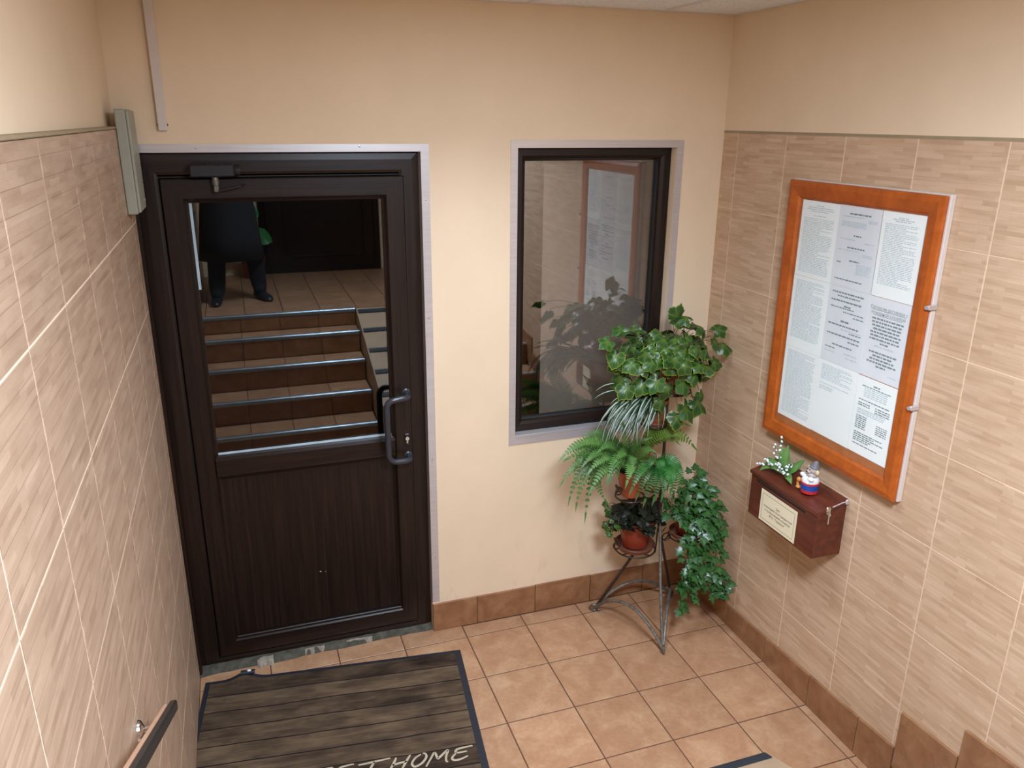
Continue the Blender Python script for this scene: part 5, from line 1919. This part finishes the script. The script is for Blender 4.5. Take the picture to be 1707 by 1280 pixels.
# ------------------------------------------------------------------ PERSON holding the phone (mirrored in the door glass)
pe = thing('person', 'person in a long black coat and dark trousers holding up a phone on the landing', 'person', (-2.14, -3.88, ZL))
Z = ZL
J = {
    'pel': (-2.14, -3.880, Z + 0.95, 0.135), 'sp': (-2.14, -3.850, Z + 1.15, 0.125), 'ch': (-2.14, -3.790, Z + 1.34, 0.140), 'nk': (-2.14, -3.730, Z + 1.475, 0.055), 'hb': (-2.14, -3.700, Z + 1.545, 0.062),
    'hR': (-2.05, -3.880, Z + 0.90, 0.098), 'kR': (-1.99, -3.840, Z + 0.50, 0.085), 'cR': (-1.97, -3.870, Z + 0.34, 0.080), 'aR': (-1.955, -3.910, Z + 0.10, 0.072), 'fR': (-1.93, -3.830, Z + 0.055, 0.036),
    'hL': (-2.23, -3.880, Z + 0.90, 0.098), 'kL': (-2.275, -3.800, Z + 0.50, 0.085), 'cL': (-2.285, -3.810, Z + 0.34, 0.080), 'aL': (-2.30, -3.830, Z + 0.10, 0.072), 'fL': (-2.31, -3.730, Z + 0.055, 0.036),
    'sR': (-1.965, -3.770, Z + 1.39, 0.066), 'eR': (-1.890, -3.570, Z + 1.21, 0.048), 'wR': (-2.012, -3.400, Z + 1.45, 0.029),
    'sL': (-2.315, -3.770, Z + 1.39, 0.066), 'eL': (-2.350, -3.570, Z + 1.21, 0.048), 'wL': (-2.225, -3.395, Z + 1.45, 0.029),
}
E_ = [('pel', 'sp'), ('sp', 'ch'), ('ch', 'nk'), ('nk', 'hb'), ('pel', 'hR'), ('hR', 'kR'), ('kR', 'cR'), ('cR', 'aR'), ('aR', 'fR'), ('pel', 'hL'), ('hL', 'kL'), ('kL', 'cL'), ('cL', 'aL'), ('aL', 'fL'), ('ch', 'sR'), ('sR', 'eR'), ('eR', 'wR'), ('ch', 'sL'), ('sL', 'eL'), ('eL', 'wL')]


def skin_mesh(J, E_, root, sub=2):
    names = list(J)
    me = bpy.data.meshes.new('skin')
    me.from_pydata([J[n][:3] for n in names], [(names.index(a), names.index(b)) for a, b in E_], [])
    o = bpy.data.objects.new('skin', me)
    COL.objects.link(o)
    md = o.modifiers.new('s', 'SKIN')
    md.use_smooth_shade = True
    for i, n in enumerate(names):
        sv = me.skin_vertices[0].data[i]
        sv.radius = (J[n][3], J[n][3])
        sv.use_root = (n == root)
    ss = o.modifiers.new('u', 'SUBSURF')
    ss.levels = ss.render_levels = sub
    dg = bpy.context.evaluated_depsgraph_get()
    out = bpy.data.meshes.new_from_object(o.evaluated_get(dg))
    bpy.data.objects.remove(o)
    return out


def to_mb(mb, me, mi=0):
    o = len(mb.v)
    for v in me.vertices:
        mb.v.append(tuple(v.co))
    for p in me.polygons:
        mb.face([o + i for i in p.vertices], mi(p.center) if callable(mi) else mi)


body_me = skin_mesh(J, E_, 'pel')
mb = MB()
to_mb(mb, body_me, lambda c: 0 if (c.z > Z + 1.47 and c.y > -3.80 and abs(c.x + 2.14) < 0.09) or c.y > -3.43 else (1 if c.z > Z + 0.98 else 2))
# head: skull, jaw, nose, ears, eye sockets in one surface
bm = bmesh.new()
bmesh.ops.create_uvsphere(bm, u_segments=28, v_segments=20, radius=1.0)
for v in bm.verts:
    x, y, z = v.co
    w_ = 0.074 * (1 - 0.20 * max(0, -z) ** 1.2)
    yy = y * 0.095
    if y > 0:
        yy *= 1 - 0.10 * max(0, z)
        g = math.exp(-((x / 0.18) ** 2 + ((z + 0.12) / 0.22) ** 2))
        yy += 0.024 * g * y
        for s in (-1, 1):
            yy -= 0.008 * math.exp(-(((x - s * 0.40) / 0.16) ** 2 + ((z - 0.05) / 0.10) ** 2))
        yy -= 0.004 * math.exp(-((x / 0.3) ** 2 + ((z + 0.52) / 0.035) ** 2))
        yy += 0.004 * math.exp(-((x / 0.28) ** 2 + ((z + 0.45) / 0.05) ** 2)) + 0.004 * math.exp(-((x / 0.26) ** 2 + ((z + 0.60) / 0.05) ** 2))
    v.co = Vector((x * w_, yy, z * 0.118))
hm = Matrix.Translation((-2.14, -3.675, Z + 1.635)) @ Matrix.Rotation(R(-14), 4, 'X')
mb.add_bm(bm, 0, hm)
for s in (-1, 1):
    mb.sphere(hm @ Vector((s * 0.074, -0.008, -0.005)), 0.030, 0, 10, 8, (0.35, 0.6, 1.0))
# hands: palm plus five fingers curled round the phone
PH = Matrix.Translation(CAM) @ CROT.to_matrix().to_4x4()
for s, wr in ((1, 'wR'), (-1, 'wL')):
    w0 = Vector(J[wr][:3])
    pc = PH @ Vector((s * 0.092, -0.022, 0.052))
    mb.tube([w0, w0.lerp(pc, 0.5), pc, PH @ Vector((s * 0.094, 0.008, 0.050))], [0.026, 0.030, 0.030, 0.020], 10)
    for k, (oy, ln) in enumerate(((0.020, 1.0), (0.004, 1.08), (-0.012, 1.0), (-0.028, 0.82))):
        r_ = 0.0082 - 0.0006 * k
        mb.tube([PH @ Vector((s * 0.094, oy - 0.008, 0.052)), PH @ Vector((s * 0.080, oy, 0.047)), PH @ Vector((s * (0.080 - 0.026 * ln), oy + 0.003, 0.042)), PH @ Vector((s * (0.080 - 0.045 * ln), oy + 0.002, 0.0405))], [r_ * 1.1, r_, r_ * 0.95, r_ * 0.75], 8)
    mb.tube([PH @ Vector((s * 0.090, -0.030, 0.055)), PH @ Vector((s * 0.078, -0.030, 0.070)), PH @ Vector((s * 0.060, -0.014, 0.066)), PH @ Vector((s * 0.050, 0.0, 0.060))], [0.012, 0.0105, 0.0095, 0.0075], 8)
part('body', mb, [M['skin'], M['cloth_black'], M['cloth_trouser']], pe, 'all')
# eyes and hair
mb = MB()
for s in (-1, 1):
    mb.sphere(hm @ Vector((s * 0.030, 0.081, 0.006)), 0.011, 0, 10, 8)
part('eye', mb, M['white'], pe, True)
bm = bmesh.new()
bmesh.ops.create_uvsphere(bm, u_segments=24, v_segments=16, radius=1.0)
rem = [v for v in bm.verts if v.co.y > 0.35 and v.co.z < 0.45 or v.co.z < -0.45]
bmesh.ops.delete(bm, geom=rem, context='VERTS')
for v in bm.verts:
    v.co = Vector((v.co.x * 0.084, v.co.y * 0.104 - 0.004, v.co.z * 0.126 + 0.004))
mb = MB()
mb.add_bm(bm, 0, hm)
part('hair', mb, M['hair'], pe, 'all')
# long coat
mb = MB()
loops = []
for z, rx, ry, oy in ((1.43, 0.13, 0.095, 0.13), (1.39, 0.21, 0.125, 0.10), (1.25, 0.21, 0.150, 0.07), (1.05, 0.195, 0.150, 0.035), (0.95, 0.20, 0.160, 0.01), (0.75, 0.225, 0.185, 0.01), (0.55, 0.245, 0.205, 0.02), (0.37, 0.262, 0.215, 0.03)):
    loops.append([(-2.155 + rx * math.cos(2 * math.pi * k / 32) * (1 + 0.03 * math.sin(5 * 2 * math.pi * k / 32) * (1.43 - z)), -3.88 + oy + ry * math.sin(2 * math.pi * k / 32) * (1 + 0.04 * math.cos(7 * 2 * math.pi * k / 32) * (1.43 - z)), Z + z) for k in range(32)])
loops += [[(-2.155 + (x + 2.155) * 0.95, -3.86 + (y + 3.86) * 0.95, z) for x, y, z in loops[-1]]]
mb.rings(loops)
part('coat', mb, M['cloth_black'], pe, 'all')
for ax, ay, dx_, dy_ in ((-1.955, -3.91, 0.10, 0.22), (-2.30, -3.83, -0.03, 0.24)):
    mb = MB()
    d_ = Vector((dx_, dy_, 0)).normalized()
    s_ = Vector((-d_.y, d_.x, 0))
    loops = []
    for t, w_, h0, h1 in ((-0.07, 0.022, 0.001, 0.075), (-0.055, 0.036, 0.001, 0.095), (0.0, 0.040, 0.001, 0.105), (0.06, 0.044, 0.001, 0.075), (0.13, 0.047, 0.001, 0.055), (0.18, 0.036, 0.002, 0.042), (0.205, 0.014, 0.008, 0.026)):
        c_ = Vector((ax, ay, Z)) + d_ * t
        hh = h1 - h0
        loops.append([c_ + s_ * w_ * math.cos(a) + Vector((0, 0, h0 + hh * (0.5 + 0.5 * math.sin(a)) if math.sin(a) > -0.6 else h0)) for a in [2 * math.pi * k / 14 for k in range(14)]])
    mb.rings(loops, True, 0, True, True)
    part('shoe', mb, M['shoe'], pe, 'all')
ph = thing('phone', 'dark slab smartphone held up by the person on the landing', 'phone', PH @ Vector((0, 0, 0.035)))
ph.rotation_euler = CROT
mb = MB()
mb.bbox((-0.074, -0.036, -0.004), (0.074, 0.036, 0.004), 0.003)
link('case', mb.mesh('case', M['black_metal']), ph)
mb = MB()
mb.box((-0.066, -0.032, 0.0041), (0.066, 0.032, 0.0046))
link('screen', mb.mesh('screen', M['slot']), ph)
